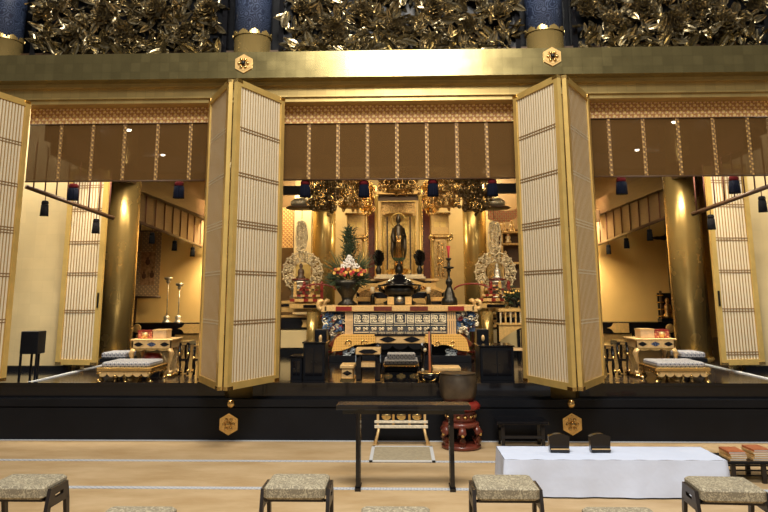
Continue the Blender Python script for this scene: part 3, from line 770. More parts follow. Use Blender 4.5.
h0 = hat(559.5, 452, 'upright black lacquered piece with curved top on the white cloth, left one')
hat(600.5, 452, 'upright black lacquered piece with curved top on the white cloth, right one', h0)

# book table and books
zK = Z(461, onz(745,480,0).y+.0)
yK = onz(745, 477, 0).y-.25; zK = Z(462,yK,745); x0 = X(727,yK,462)
t = thing('book_table', 'dark slatted low table carrying two book stacks at the right edge', 'table', (x0+.25,yK+.15,0))
m = MB(); m.bbox((x0,yK,zK-.02),(x0+.7,yK+.36,zK),.005); m.build('tabletop', BLACKM, t)
for xx in (x0+.06, x0+.31, x0+.62):
    m = MB(); m.box((xx-.017,yK+.02,0),(xx+.017,yK+.05,zK-.02)); m.build('leg', STEEL, t)
    m = MB(); m.box((xx-.017,yK+.31,0),(xx+.017,yK+.34,zK-.02)); m.build('leg', STEEL, t)
for q in (.05,.09,.13):
    m = MB(); m.box((x0,yK+.16,zK-.02-q),(x0+.68,yK+.175,zK-.008-q)); m.build('slat', STEEL, t)
def bookstack(px, n, where, gr):
    xx = X(px,yK,458)
    r_ = random.Random(px); h = .017
    for i in range(n):
        z = zK+.001+i*(h+.0005); dx = r_.uniform(-.004,.004); rz = r_.uniform(-.04,.04)+.0
        o_ = 'topmost' if i == n-1 else ('lowest' if i == 0 else '%s lowest' % ('second','third','fourth','fifth','sixth')[i-1])
        t = thing('book', ('topmost book with orange red cover on the %s stack of the dark table' % where) if i == n-1 else '%s white book in the %s stack of the dark table' % (o_, where), 'book', (xx+dx,yK+.15,z), gr)
        m = MB(); m.box((xx+dx-.066,yK+.05,z+.002),(xx+dx+.066,yK+.25,z+h-.002)); m.build('pages', PAPER, t)
        m = MB(); m.box((xx+dx-.070,yK+.045,z+h-.002),(xx+dx+.070,yK+.255,z+h)); m.box((xx+dx-.070,yK+.045,z),(xx+dx+.070,yK+.255,z+.002)); m.box((xx+dx-.070,yK+.045,z+.001),(xx+dx-.067,yK+.255,z+h-.001)); m.build('cover', ORANGE if i == n-1 else CREAMW, t)
        t.rotation_euler = (0,0,rz)
bookstack(741, 4, 'left', 'books of the left stack'); bookstack(765, 5, 'right', 'books of the right stack')

# ------------------------------------------------------------------ generic pieces for the altar
def cabriole(mb, x, y, z0, z1, sx, r=.022):
    """curved leg bulging outwards at the knee, foot curling out"""
    H = z1-z0
    mb.tube([(x,y,z1),(x+sx*.03,y,z1-.18*H),(x+sx*.012,y,z1-.45*H),(x-sx*.012,y,z0+.25*H),(x+sx*.012,y,z0+.07*H),(x+sx*.045,y,z0+.02+r*.4)],
            [r*1.5,r*1.6,r*1.0,r*.8,r*.9,r*1.1],8)
def scallop(mb, x0, x1, zt, d, y0, y1, n=5):
    top, bot = [], []
    N = n*8
    for i in range(N+1):
        u = i/N; top.append((x0+(x1-x0)*u, zt)); e = abs(math.sin(u*n*PI)); bot.append((x0+(x1-x0)*u, zt-d*(.35+.65*(e**.6))))
    mb.strip(top, bot, y0, y1)

def desk(x0, x1, y, z, dep, label, name='gilt_desk', side=0):
    t = thing(name, label, 'desk', ((x0+x1)/2,y+dep/2,FZ))
    m = MB(); m.bbox((x0-.02,y-.01,z-.02),(x1+.02,y+dep+.01,z),.006); m.build('tabletop', CREAMW, t)
    m = MB(); m.box((x0,y,z-.11),(x1,y+.015,z-.02)); m.box((x0,y+dep-.015,z-.11),(x1,y+dep,z-.02)); m.box((x0,y,z-.11),(x0+.015,y+dep,z-.02)); m.box((x1-.015,y,z-.11),(x1,y+dep,z-.02)); m.build('apron_box', CREAMW, t)
    for i in range(3):
        xx = x0+(x1-x0)*(i+.5)/3; m = MB(); w = (x1-x0)/3*.36
        m.prism([(xx-w,z-.065),(xx-w*.4,z-.045),(xx,z-.038),(xx+w*.4,z-.045),(xx+w,z-.065),(xx+w*.4,z-.085),(xx,z-.092),(xx-w*.4,z-.085)], y-.006, y); m.build('pierced_panel', BLACKM if i != 1 else BLUEP, t)
    m = MB(); scallop(m, x0+.02, x1-.02, z-.11, .035, y, y+.015, 3); m.build('scalloped_skirt', GOLDM, t)
    for xx, s in ((x0+.02,-1),(x1-.02,1)):
        for yy in (y+.02, y+dep-.02):
            m = MB(); cabriole(m, xx, yy, FZ+.04, z-.12, s, .022); m.build('leg', CREAMW, t)
        m = MB(); m.bbox((xx-.03+s*.02,y-.01,FZ+.005),(xx+.03+s*.02,y+dep+.01,FZ+.035),.006); m.build('foot_rail', GOLDM, t)
    return t
def bench(x0, x1, y, dep, z, label, side):
    t = thing('cushioned_bench', label, 'bench', ((x0+x1)/2,y+dep/2,FZ))
    m = MB(); m.bbox((x0+.02,y+.02,z-.055),(x1-.02,y+dep-.02,z),.02); m.build('cushion', CUSH, t)
    m = MB(); m.bbox((x0-.02,y-.02,z-.10),(x1+.02,y+dep+.02,z-.056),.008); m.build('platform', GOLDM, t)
    m = MB(); scallop(m, x0, x1, z-.10, .06, y, y+.02, 6); m.build('scalloped_apron', CREAMW, t)
    m = MB(); scallop(m, x0, x1, z-.10, .06, y+dep-.02, y+dep, 6); m.build('scalloped_apron', CREAMW, t)
    m = MB(); m.box((x0,y,z-.13),(x0+.02,y+dep,z-.10)); m.build('side_apron', GOLDM, t)
    m = MB(); m.box((x1-.02,y,z-.13),(x1,y+dep,z-.10)); m.build('side_apron', GOLDM, t)
    for xx, s in ((x0+.03,-1),((x0+x1)/2,.2),(x1-.03,1)):
        for yy in (y+.03, y+dep-.03):
            m = MB(); cabriole(m, xx, yy, FZ, z-.11, s, .024); m.build('leg', GOLDM, t)
    return t
CASES = (('left', -1), ('right', 1))
SUM = [807]
def mx(px, nm): return px if nm == 'left' else SUM[0]-px     # mirrored picture column
for nm, s in CASES:
    yb = 8.5
    x0, x1 = sorted((X(mx(98.5,nm),yb,370), X(mx(150,nm),yb,370)))
    bench(x0, x1, yb, .56, Z(362.5,yb), 'low gilt bench with patterned white and navy cushion, nearest the step in the %s bay' % nm, s)
    y2 = 9.25; x0b, x1b = sorted((X(mx(101,nm),y2,355), X(mx(125,nm),y2,355)))
    t = thing('floor_cushion', 'patterned cushion on a dark stand behind the gilt bench in the %s bay' % nm, 'cushion', ((x0b+x1b)/2,y2+.2,Z(359,y2)-.02), 'patterned cushions behind the benches')
    zz = Z(352.5,y2); m = MB(); m.bbox((x0b,y2,zz-.07),(x1b,y2+.4,zz),.02); m.build('cushion_body', CUSH, t)
    m = MB(); m.box((x0b-.01,y2-.01,zz-.12),(x1b+.01,y2+.41,zz-.072)); m.box((x0b+.02,y2+.02,FZ),(x0b+.06,y2+.38,zz-.12)); m.box((x1b-.06,y2+.02,FZ),(x1b-.02,y2+.38,zz-.12)); m.build('dark_stand', BLACKM, t)
    yd = 9.12; x0, x1 = sorted((X(mx(132,nm),yd,345), X(mx(171,nm),yd,345)))
    zd = Z(338.8,yd)
    desk(x0, x1, yd, zd, .42, 'cream and gold writing desk with curved legs in the %s bay' % nm)
    # boxes on the desk
    t = thing('red_box', 'red brocade box on the gilt desk in the %s bay' % nm, 'box', (X(mx(146,nm),yd+.1,335),yd+.2,zd), 'red boxes on the desks')
    xx = X(mx(145.5,nm),yd+.1,335); hw = .09; m = MB(); m.bbox((xx-hw,yd+.08,zd+.001),(xx+hw,yd+.26,zd+.09),.005); bb_ = m.build('box_body', REDBOX, t)
    m = MB(); m.lathe([(.001,0),(.042,.001),(.001,.006)],(0,0,0),16,1,1,Matrix.Translation((xx,yd+.08,zd+.047)) @ Matrix.Rotation(R(90),4,'X')); m.build('round_crest', CREAMW, bb_)
    m = MB(); m.box((xx-hw-.004,yd+.076,zd+.085),(xx+hw+.004,yd+.264,zd+.102)); m.build('lid', RED, t)
    xx = X(mx(160.5,nm),yd+.1,335); t = thing('tan_box', 'plain tan box beside the red box on the desk in the %s bay' % nm, 'box', (xx,yd+.2,zd), 'tan boxes on the desks')
    w2 = .085; m = MB(); m.bbox((xx-w2,yd+.06,zd+.001),(xx+w2,yd+.28,zd+.095),.004); m.build('box_body', CARDB, t)
    m = MB(); m.box((xx-w2-.004,yd+.056,zd+.095),(xx+w2+.004,yd+.284,zd+.112)); m.build('lid', CREAMW, t)
    if nm == 'left':
        xx = X(147,yd,352); t = thing('red_drum', 'small round red drum on a stand beneath the left gilt desk', 'drum', (xx,yd+.2,FZ))
        zz = Z(353,yd); m = MB(); m.lathe([(.001,-.09),(.10,-.085),(.125,-.03),(.125,.03),(.10,.085),(.001,.09)],(xx,yd+.22,zz-.10),20); m.build('drum_body', RED, t)
        m = MB(); m.box((xx-.12,yd+.14,FZ),(xx+.12,yd+.30,zz-.19)); m.build('stand', BLACKM, t)
    # dark lectern-like incense stands with gold studs beside the desk
    for q, px in enumerate((183.5, 198) if nm == 'left' else (623.5, 609)):
        yq = 9.3; xx = X(px,yq,360); zz = Z(341+q*4,yq)
        t = thing('candle_rack', 'black rack with gold studs, %s in the %s bay' % (('next to the desk','close to the folded door')[q], nm), 'rack', (xx,yq+.15,FZ), 'black racks in the side bays')
        m = MB(); m.bbox((xx-.064,yq,zz-.05),(xx+.064,yq+.3,zz),.006); m.build('tray', BLACK, t)
        m = MB(); m.box((xx-.066,yq-.004,zz-.015),(xx+.066,yq,zz)); m.box((xx-.03,yq-.006,zz-.045),(xx+.03,yq,zz-.02)); m.build('gold_trim', GOLDM, t)
        for sx_ in (-1,1):
            for yy in (yq+.02,yq+.27): m = MB(); m.tube([(xx+sx_*.06,yy,zz-.05),(xx+sx_*.06,yy,zz-.15),(xx+sx_*.045,yy,FZ+.12),(xx+sx_*.055,yy,FZ+.01)],[.016,.018,.011,.016],6); m.build('leg', BLACK, t)
            m = MB(); m.sph((xx+sx_*.055,yq,zz-.16),.022,8); m.sph((xx+sx_*.065,yq+.0,FZ+.06),.024,8); m.build('gold_boss', GOLDM, t)
        m = MB(); m.box((xx-.06,yq+.01,FZ+.18),(xx+.06,yq+.03,FZ+.21)); m.build('stretcher', BLACK, t)
    # long black altar table with gold crest at the bay's back
    yl = 15.6; x0, x1 = sorted((X(mx(131,nm),yl,328), X(mx(215,nm),yl,328))); z1 = Z(322.5,yl); z0 = Z(334,yl)
    t = thing('side_altar_table', 'long black altar table with round gold crest at the back of the %s bay' % nm, 'table', ((x0+x1)/2,yl+.3,FZ))
    m = MB(); m.bbox((x0,yl,z0),(x1,yl+.6,z1),.01); m.build('tabletop', BLACK, t)
    m = MB(); px = mx(137,nm); c = at(px,328.5,yl); m.lathe([(.001,0),(.095,.001),(.085,.012),(.06,.008),(.03,.02),(.001,.02)],(0,0,0),20,1,1,Matrix.Translation((c.x,yl,c.z)) @ Matrix.Rotation(R(90),4,'X')); m.build('round_crest', GOLDC, t)
    m = MB(); xa_, xb_ = sorted((X(mx(178,nm),yl,328), X(mx(200,nm),yl,328))); ym = (z0+z1)/2
    m.prism([(xa_,ym),(xa_+.09,ym-.03),(xa_+.14,z0+.02),(xb_,z0+.02),(xb_,z1-.02),(xa_+.14,z1-.02),(xa_+.09,ym+.03)], yl-.012, yl); m.build('gold_corner_plate', GOLDC, t)
    m = MB(); m.box((x0+.08,yl+.05,z0-.16),(x1-.05,yl+.08,z0)); m.box((x0+.08,yl+.05,z0-.28),(x1-.05,yl+.07,z0-.19)); m.build('gold_panel', GOLDC, t)
    for xx in (x0+.06, (x0+x1)/2, x1-.06):
        for yy in (yl+.04, yl+.5): m = MB(); m.box((xx-.04,yy,FZ),(xx+.04,yy+.06,z0)); m.build('leg', BLACK, t)
    # framed gold screen behind
    yw = 16.6; xa_, xb_ = sorted((X(mx(137,nm),yw,280), X(mx(212,nm),yw,280)))
    t = thing('gold_screen', 'tall framed gold panel standing behind the %s bay altar table' % nm, 'screen', ((xa_+xb_)/2,yw,FZ))
    m = MB(); m.box((xa_,yw,FZ),(xb_,yw+.04,3.6)); m.build('panel', mat('bright gold paper', (.80,.56,.22), .5, .25, .03, 3), t)  # plain bright gold base colour, no emission
    m = MB(); 
    for xx in (xa_, xb_): m.box((xx-.03,yw-.03,FZ),(xx+.03,yw+.05,3.62))
    m.box((xa_,yw-.03,3.58),(xb_,yw+.05,3.64)); m.build('frame', BROWN, t)
# hanging scroll left bay
ys = 16.45; x0, x1 = X(136,ys,260), X(160.5,ys,260); z1, z0 = Z(231,ys,150), Z(297,ys,150)
t = thing('hanging_scroll', 'brown hanging scroll painting in patterned silk mount in the left bay', 'scroll', ((x0+x1)/2,ys,z0))
m = MB(); m.box((x0,ys,z0),(x1,ys+.008,z1)); m.build('mounting', pattern('scroll mounting silk', (.34,.24,.14), (.60,.42,.22), (.28,.20,.14), .10, .7), t)
m = MB(); m.box((X(141,ys,260),ys-.004,Z(285,ys,150)),(X(155.5,ys,260),ys,Z(252,ys,150))); pt_ = m.build('painting', SCROLLP, t)
for (px,py,r_) in ((148,262,.06),(144,276,.055),(152,275,.055)):
    m = MB(); c = at(px,py,ys); m.sph((c.x,ys-.006,c.z),r_,12,1,.08,1.2); m.sph((c.x,ys-.006,c.z+r_*1.5),r_*.45,10,1,.15,1)
    m.build('painted_figure', mat('dark painted figures', (.10,.05,.03), .8), pt_)
m = MB(); m.cyl((x0-.04,ys,z0),(x1+.04,ys,z0),.03,10); m.cyl((x0,ys,z1),(x1,ys,z1),.015,8); m.build('roller', BROWN, t)
for e, px in enumerate((141, 155)): m = MB(); x = X(px,ys,240); m.box((x-.03,ys-.006,Z(251,ys,150)),(x+.03,ys,z1)); m.build('hanging_band', PATCHG, t)
# two tall lamp stands
for px, py0, py1, w in ((167.5, 320, 277, 'left'), (179, 320, 283, 'right')):
    yq = 15.9; x = X(px,yq,300); zz0 = Z(322.5,15.6)+.001; zz1 = Z(py1,yq,px)
    t = thing('oil_lamp_stand', 'tall slender silvery lamp stand on the left bay altar table, %s one' % w, 'lamp stand', (x,yq,zz0), 'slender lamp stands')
    m = MB(); m.lathe([(.10,0),(.10,.02),(.05,.05),(.07,.09),(.06,.13),(.015,.16)],(x,yq,zz0),16); m.build('foot', SILVER, t)
    m = MB(); m.cyl((x,yq,zz0+.15),(x,yq,zz1-.1),.012,8); m.sph((x,yq,(zz0+zz1)/2),.022,8); m.build('pole', SILVER, t)
    m = MB(); m.lathe([(.015,-.14),(.05,-.11),(.03,-.07),(.085,-.05),(.09,-.01),(.07,0)],(x,yq,zz1),16); m.build('dish', SILVER, t)
# framed figure right bay
yq = 15.9; x = X(667,yq,305); zz0 = Z(322.5,15.6)+.001; z1 = Z(293,yq,667)
t = thing('small_shrine', 'small dark shrine with a seated figure on the right bay altar table', 'shrine', (x,yq,zz0))
m = MB(); m.box((x-.18,yq-.12,zz0),(x+.18,yq+.12,zz0+.06)); m.box((x-.16,yq+.08,zz0),(x+.16,yq+.12,z1)); m.build('case', BLACKM, t)
for s in (-1,1): m = MB(); m.box((x+s*.15-.02,yq-.1,zz0+.06),(x+s*.15+.02,yq-.06,z1)); m.sph((x+s*.15,yq-.08,z1+.02),.035,8); m.build('post', BROWN, t)
m = MB()
for k in range(4): zz = zz0+.10+k*(z1-zz0-.1)/3.4; m.box((x-.19,yq-.12,zz),(x-.11,yq+.1,zz+.02)); m.box((x+.11,yq-.12,zz),(x+.19,yq+.1,zz+.02))
m.build('gold_brackets', GOLDM, t)
m = MB(); m.lathe([(.10,0),(.12,.05),(.06,.12),(.08,.2),(.07,.28),(.03,.32),(.045,.36),(.04,.41),(.01,.44)],(x,yq-.02,zz0+.06),14,1,.7); m.build('seated_figure', GOLDD, t)
# dark branch beside the right bay pillar
p = at(664,238,16.58); t = thing('wall_ornament', 'small dark ornament on the gold panel beside the right bay pillar', 'ornament', p)
m = MB(); m.sph(p,.09,10,1.4,.3,.6); m.leaf(.3,.08,.1,Matrix.Translation(p) @ Matrix.Rotation(PI,4,'Y')); m.leaf(.16,.05,.1,Matrix.Translation(p) @ Matrix.Rotation(R(-60),4,'Y')); m.build('body', BLACKMET, t)
# black box lamp on legs, left aisle
yq = 8.85; x = X(32.5,yq,350); zz = Z(331,yq,33); zm = Z(353.5,yq,33)
t = thing('box_stand', 'black box on four thin legs at the far left of the altar floor', 'stand', (x,yq,FZ))
hw = (X(41.5,yq,350)-X(24,yq,350))/2
m = MB(); m.bbox((x-hw,yq-.1,zm),(x+hw,yq+.1,zz),.006); m.build('box_body', BLACKM, t)
for i, (sx_, yy) in enumerate(((-1,-.08),(1,-.08),(-.45,.08),(.45,.08))):
    m = MB(); m.box((x+sx_*(hw-.012)-.011,yq+yy-.011,FZ),(x+sx_*(hw-.012)+.011,yq+yy+.011,zm)); m.build('leg', BLACKM, t)
# pale mirror panels: white banner seen through blinds is left out

SUM[0] = 801
# ------------------------------------------------------------------ SANCTUARY
# ---- altar table (front offering table)
yA = 11.2; AX = lambda px: X(px,yA,320); AZ = lambda py: Z(py,yA)
t = thing('altar_table', 'large carved gilt altar table with red striped top and gold damask cloth', 'altar', (AX(399.5),yA+.4,FZ))
xL, xR = AX(324), AX(475); zT1, zT0 = AZ(305.5), AZ(311.5)
m = MB(); m.bbox((xL,yA-.05,zT0),(xR,yA+1.3,zT1),.015); m.build('tabletop', CREAMW, t)
segs = [(336,352,RED,'red'),(374,392,REDB,'red'),(410,428,REDB,'red'),(448,464,RED,'red')]
for a_, b_, mt, _ in segs: m = MB(); m.box((AX(a_),yA-.062,zT0+.012),(AX(b_),yA-.05,zT1-.012)); m.build('red_lacquer_stripe', mt, t)
for s, px in ((-1,321.5),(1,477.5)):
    m = MB(); pts = []
    x = AX(px)
    for k in range(11):
        a = R(-90+22*k); pts.append((x - s*(-.0) + s*.05*math.cos(a), yA+.35, (zT0+zT1)/2+.055+.06*math.sin(a)))
    for k in range(len(pts)-1):
        p_, q_ = Vector(pts[k]), Vector(pts[k+1]); 
        m.add([p_+Vector((0,-.4,-.0)),q_+Vector((0,-.4,0)),q_+Vector((0,.4,0)),p_+Vector((0,.4,0))]+[ (p_-Vector((x,0,(zT0+zT1)/2+.055)))*.6+Vector((x,-.4-0,(zT0+zT1)/2+.055))*1 for _ in range(0)], [(0,1,2,3)])
    m = MB(); m.tube([(p[0],yA-.03,p[2]) for p in pts],[.035]*9+[.03,.022],8); m.tube([(p[0],yA+.9,p[2]) for p in pts],[.035]*9+[.03,.022],8); m.box((min(x,AX(px+ -s*5)),yA-.05,zT0),(max(x,AX(px+ -s*5)),yA+.95,zT1)); 
    m.build('curled_end', CREAMW, t)
# frieze
zf1, zf0 = AZ(312), AZ(334)
m = MB(); m.box((AX(345),yA+.02,zf0),(AX(457),yA+.85,zf1)); fb_ = m.build('frieze_box', mat('dark blue grey panel ground',(.05,.06,.08),.5), t)
r_ = random.Random(5)
pn = [(354,369),(370,385),(386,393),(394,406),(407,414),(415,430),(431,446)]
for a_, b_ in pn:
    m = MB(); x0, x1 = AX(a_), AX(b_); zz1, zz0 = AZ(313.5), AZ(323.5)
    for (p_, q_) in (((x0,zz0),(x1,zz0+.012)),((x0,zz1-.012),(x1,zz1)),((x0,zz0),(x0+.012,zz1)),((x1-.012,zz0),(x1,zz1))): m.box((p_[0],yA-.005,p_[1]),(q_[0],yA+.02,q_[1]))
    n_ = max(1,int((x1-x0)/.11))
    for k in range(n_):
        cx = x0+(x1-x0)*(k+.5)/n_; cz = (zz0+zz1)/2
        for q in range(4): m.spiral((cx+.022*math.cos(R(45+90*q)),yA+.005,cz+.028*math.sin(R(45+90*q))), .004, .034, 1.2, .0105, R(90*q), 1 if q%2 else -1, 9)
        m.sph((cx,yA,cz),.014,8)
    m.build('openwork_panel', WHITEC, fb_)
    m = MB(); zz1, zz0 = AZ(325), AZ(332.5)
    m.box((x0,yA+.0,zz1-.01),(x1,yA+.02,zz1)); m.box((x0,yA,zz0),(x1,yA+.02,zz0+.01))
    nn = max(1,int((x1-x0)/.1))
    for k in range(nn):
        cx = x0+(x1-x0)*(k+.5)/nn; cz = (zz0+zz1)/2
        for q in (-1,1): m.spiral((cx+q*.022,yA+.005,cz),.004,.024,1.3,.009,0,q,9)
        m.sph((cx,yA+.005,cz),.012,8)
    m.build('lower_panel', WHITEC, fb_)
for a_, b_ in ((345,353),(447,456)):
    m = MB(); 
    for k in range(4): xx = AX(a_)+(AX(b_)-AX(a_))*(k+.5)/4; m.box((xx-.012,yA-.01,zf0),(xx+.012,yA+.02,zf1))
    m.box((AX(a_),yA-.012,AZ(321)),(AX(b_),yA+.02,AZ(319))); m.build('corner_block', CARDB, t)
m = MB(); m.box((AX(343),yA-.03,AZ(336)),(AX(460),yA+.9,zf0)); m.build('lower_moulding', CREAMW, t)
for a_, b_ in ((350,366),(434,450)): m = MB(); m.box((AX(a_),yA-.036,AZ(335.3)),(AX(b_),yA-.03,AZ(334))); m.build('red_lacquer_stripe', REDB, t)
# carved dragon brackets at the sides
for s, px in ((-1,334),(1,467)):
    for (mt, nn, nmx) in ((BLUEC,16,'blue_cloud_carving'),(WHITEC,26,'pale_dragon_carving'),(RED,8,'red_flame_carving')):
        m = MB()
        for k in range(nn):
            px_ = px+r_.uniform(-11,10); py_ = r_.uniform(312,334)
            if s*(px_-px) > 2 and py_ > 329: py_ -= 6
            c = at(px_,py_,yA+r_.uniform(0,.12)); m.spiral((c.x,c.y,c.z),.006,r_.uniform(.03,.055),1.2,r_.uniform(.009,.016),r_.uniform(0,6),r_.choice((-1,1)),9)
        m.build(nmx, mt, t)
    m = MB(); m.box((min(AX(px-10),AX(px+9)),yA+.14,AZ(332)),(max(AX(px-10),AX(px+9)),yA+.5,zf1)); m.build('bracket_block', BLUEC, t)
# damask cloth with scalloped ogee outline
m = MB(); top, bot = [], []
for i in range(61):
    u = -1+2*i/60; px = 400.5+u*67.5; au = abs(u)
    ty = 334.0 + (1-max(0,1-(max(0,au-.84)/.16)**2)**.5)*15
    by = 341.5 + 2.0*abs(math.sin(u*9.5)) + max(0,(au-.42)/.58)**1.4*9.5
    by = max(by, ty+2.0)
    top.append((AX(px), AZ(ty))); bot.append((AX(px), AZ(by)))
m.strip(top, bot, yA-.10, yA-.06); m.box((AX(343),yA-.08,AZ(336.5)),(AX(458),yA,AZ(335.8))); dc_ = m.build('damask_cloth', DGOLD, t)
m = MB()
for px in (349, 365, 437, 452):
    c = at(px, 343, yA-.11); m.spiral((c.x,c.y,c.z),.01,.06,1.0,.008,R(200),1 if px<400 else -1,10)
m.build('scroll_edging', GOLDM, dc_)
# red brown legs with grey carved masks
for s, px in ((-1,346),(1,455)):
    m = MB(); x = AX(px); m.tube([(x,yA+.1,AZ(342)),(x+s*.13,yA+.1,AZ(350)),(x+s*.15,yA+.1,AZ(358)),(x+s*.03,yA+.1,AZ(368)),(x+s*.06,yA+.1,FZ+.12)],[.17,.17,.15,.1,.1],12); m.build('leg', REDB, t)
    m = MB()
    for k in range(16): 
        c = at(px-s*3+r_.uniform(-5,4),r_.uniform(348,360),yA-.05); m.spiral((c.x,c.y,c.z),.008,.04,1.1,.014,r_.uniform(0,6),1,8)
    m.build('grey_mask_carving', GREYC, t)
    m = MB(); m.box((x-.1,yA+.6,FZ),(x+.1,yA+.8,zf0)); m.build('leg', REDB, t)
m = MB(); m.bbox((AX(330),yA-.1,FZ),(AX(470),yA+1.0,FZ+.10),.01); m.build('base_plinth', BLACKM, t)
m = MB(); m.box((AX(342),yA+.2,FZ+.1),(AX(458),yA+.25,AZ(340))); m.build('dark_panel', BLACKM, t)

# ---- black priest desk and dais
yD = 8.72; DX = lambda px: X(px,yD,360); DZ = lambda py: Z(py,yD)
t = thing('priest_desk', 'black desk with gold top band and dark lozenge standing before the altar', 'desk', (DX(400.5),yD+.25,FZ))
m = MB(); m.bbox((DX(375.5),yD,DZ(343.5)),(DX(425),yD+.5,DZ(335.5)),.008); m.build('tabletop', CREAMW, t)
zc = DZ(339.5)
for px, hw in ((388,.10),(412,.10)):
    m = MB(); x = DX(px); m.prism([(x-hw,zc),(x-.05,zc+.022),(x,zc+.035),(x+.05,zc+.022),(x+hw,zc),(x+.05,zc-.022),(x,zc-.035),(x-.05,zc-.022)],yD-.008,yD); m.build('lozenge_inlay', BLACK, t)
m = MB(); m.box((DX(375.5)-.012,yD-.012,DZ(336)),(DX(425)+.012,yD+.51,DZ(334))); m.build('top_edge', BLACK, t)
m = MB(); scallop(m, DX(377), DX(424), DZ(343.5), .07, yD+.01, yD+.03, 3); m.build('scalloped_skirt', BLACK, t)
for s, px in ((-1,378.5),(1,422.5)):
    for yy in (yD+.03,yD+.45): m = MB(); cabriole(m, DX(px), yy, FZ+.03, DZ(343), s, .026); m.build('leg', BLACK, t)
    m = MB(); m.sph((DX(px)+s*.03,yD,DZ(350)),.024,8); m.sph((DX(px),yD,DZ(370)),.02,8); m.build('gold_boss', SILVC, t)
    m = MB(); m.bbox((DX(px)-.035,yD-.02,FZ),(DX(px)+.035,yD+.5,FZ+.03),.005); m.build('foot_rail', GOLDM, t)
yD = 9.25
t = thing('priest_dais', 'low lacquered dais with patterned cushion seen under the black desk', 'dais', (DX(400.5),yD+.3,FZ))
z = DZ(383.5)
for (a_, b_, mt, nm_, e) in ((383,379.5,GOLDM,'gold_foot_band',-1.2),(379,372,BLACK,'black_base',0),(371.5,367,BLACK,'black_panel',0),(366.8,364.8,GOLDM,'gold_edge',-1),(364.5,361,CUSH,'lower_cushion',0)):
    m = MB(); m.bbox((DX(384+e),yD-.004*abs(e),max(FZ,DZ(a_))),(DX(418-e),yD+.6,DZ(b_)),.008); m.build(nm_, mt, t)
m = MB(); 
for px in (388,401,414): x = DX(px); m.prism([(x-.06,DZ(375.5)),(x,DZ(373)),(x+.06,DZ(375.5)),(x,DZ(378))],yD-.008,yD)
m.build('gold_inlay', GOLDM, t)
yD = 9.45; m = MB(); m.bbox((DX(386),yD,DZ(364)-.02),(DX(416.5),yD+.32,DZ(360)),.006); m.build('upper_step', GOLDM, t); m = MB(); m.bbox((DX(387),yD+.02,DZ(360)),(DX(415.5),yD+.3,DZ(354)),.015); m.build('upper_cushion', CUSH, t)
# side table left
yD = 8.41; t = thing('side_table', 'small black table with gold frieze left of the priest desk', 'table', (DX(368),yD+.2,FZ))
m = MB(); m.bbox((DX(355.5),yD,DZ(354.5)),(DX(380.5),yD+.27,DZ(348.5)),.006); m.build('tabletop', CREAMW, t)
m = MB(); x = DX(368); zc = DZ(351.5); m.prism([(x-.11,zc),(x-.05,zc+.025),(x+.05,zc+.025),(x+.11,zc),(x+.05,zc-.025),(x-.05,zc-.025)],yD-.008,yD); m.build('dark_inlay', BLACK, t)
m = MB(); top, bot = [], []
for i in range(21): u = -1+2*i/20; top.append((x+u*.145,DZ(354.5))); bot.append((x+u*.145,DZ(363)+(.10*(1-u*u)**.5 if abs(u)<1 else 0)))
m.strip(top,bot,yD+.02,yD+.04); m.build('arched_apron', GREYC, t)
for s, px in ((-1,358.5),(1,377.5)):
    for yy in (yD+.03,yD+.24): m = MB(); m.box((DX(px)-.028,yy-.01,FZ+.03),(DX(px)+.028,yy+.02,DZ(355))); m.build('leg', BLACK, t)
m = MB(); m.bbox((DX(354),yD-.01,FZ),(DX(382),yD+.27,FZ+.035),.005); m.build('base', GOLDM, t)
m = MB(); m.box((DX(361),yD+.05,DZ(367.5)),(DX(375.5),yD+.25,DZ(363))); m.build('shelf_box', CREAMW, t)
# censer box and low chests
def chest(px0, px1, py0, py1, y, label, body, group='low gilt chests'):
    x0, x1 = X(px0,y,370), X(px1,y,370); z0 = FZ; z1 = Z(py0,y)
    t = thing('low_chest', label, 'chest', ((x0+x1)/2,y+.15,FZ), group)
    m = MB(); m.bbox((x0+.02,y,z0+.03),(x1-.02,y+.3,z1-.03),.006); m.build('body', body, t)
    m = MB(); m.bbox((x0,y-.02,z1-.04),(x1,y+.32,z1),.008); m.build('lid', CREAMW, t)
    m = MB(); m.bbox((x0,y-.02,z0),(x1,y+.32,z0+.035),.006); m.build('base', GOLDM, t)
    m = MB(); xc = (x0+x1)/2; m.prism([(xc-.06,(z0+z1)/2),(xc,(z0+z1)/2+.03),(xc+.06,(z0+z1)/2),(xc,(z0+z1)/2-.03)],y-.006,y); m.build('lozenge', BLACK, t)
chest(340,354.5,365,382,8.75,'small gilt chest left of the small black side table',CREAMW)
chest(433,461,367.5,382,9.1,'wide gilt chest behind the bronze bell',CREAMW)
# ring shaped incense holder with striker
yD = 8.53; t = thing('gong_stand', 'low round gilt gong holder with a brown handle rising from it', 'gong', (DX(430),yD,FZ))
m = MB(); c = (DX(430),yD,DZ(377)); m.lathe([(.10,-.05),(.145,-.02),(.15,.03),(.14,.05),(.12,.05),(.125,.02),(.08,-.03)],(c[0],c[1],max(c[2],FZ+.07)),24); m.build('bowl', BLACK, t)
m = MB()
for k in range(9): a = 2*PI*k/9; m.spiral((c[0]+.14*math.cos(a),yD+.14*math.sin(a),FZ+.08),.01,.035,1.2,.007,a,1,8)
m.lathe([(.145,0),(.155,.008),(.145,.016)],(c[0],c[1],FZ+.115),24); m.lathe([(.13,0),(.15,.01),(.13,.02)],(c[0],c[1],FZ),24); m.build('gilt_scrolls', GOLDM, t)
m = MB(); m.cyl((c[0],yD,FZ+.05),(DX(429.5),yD+.02,DZ(331)),.018,8,.010); m.build('handle', mat('reddish brown wood',(.30,.09,.04),.4), t)
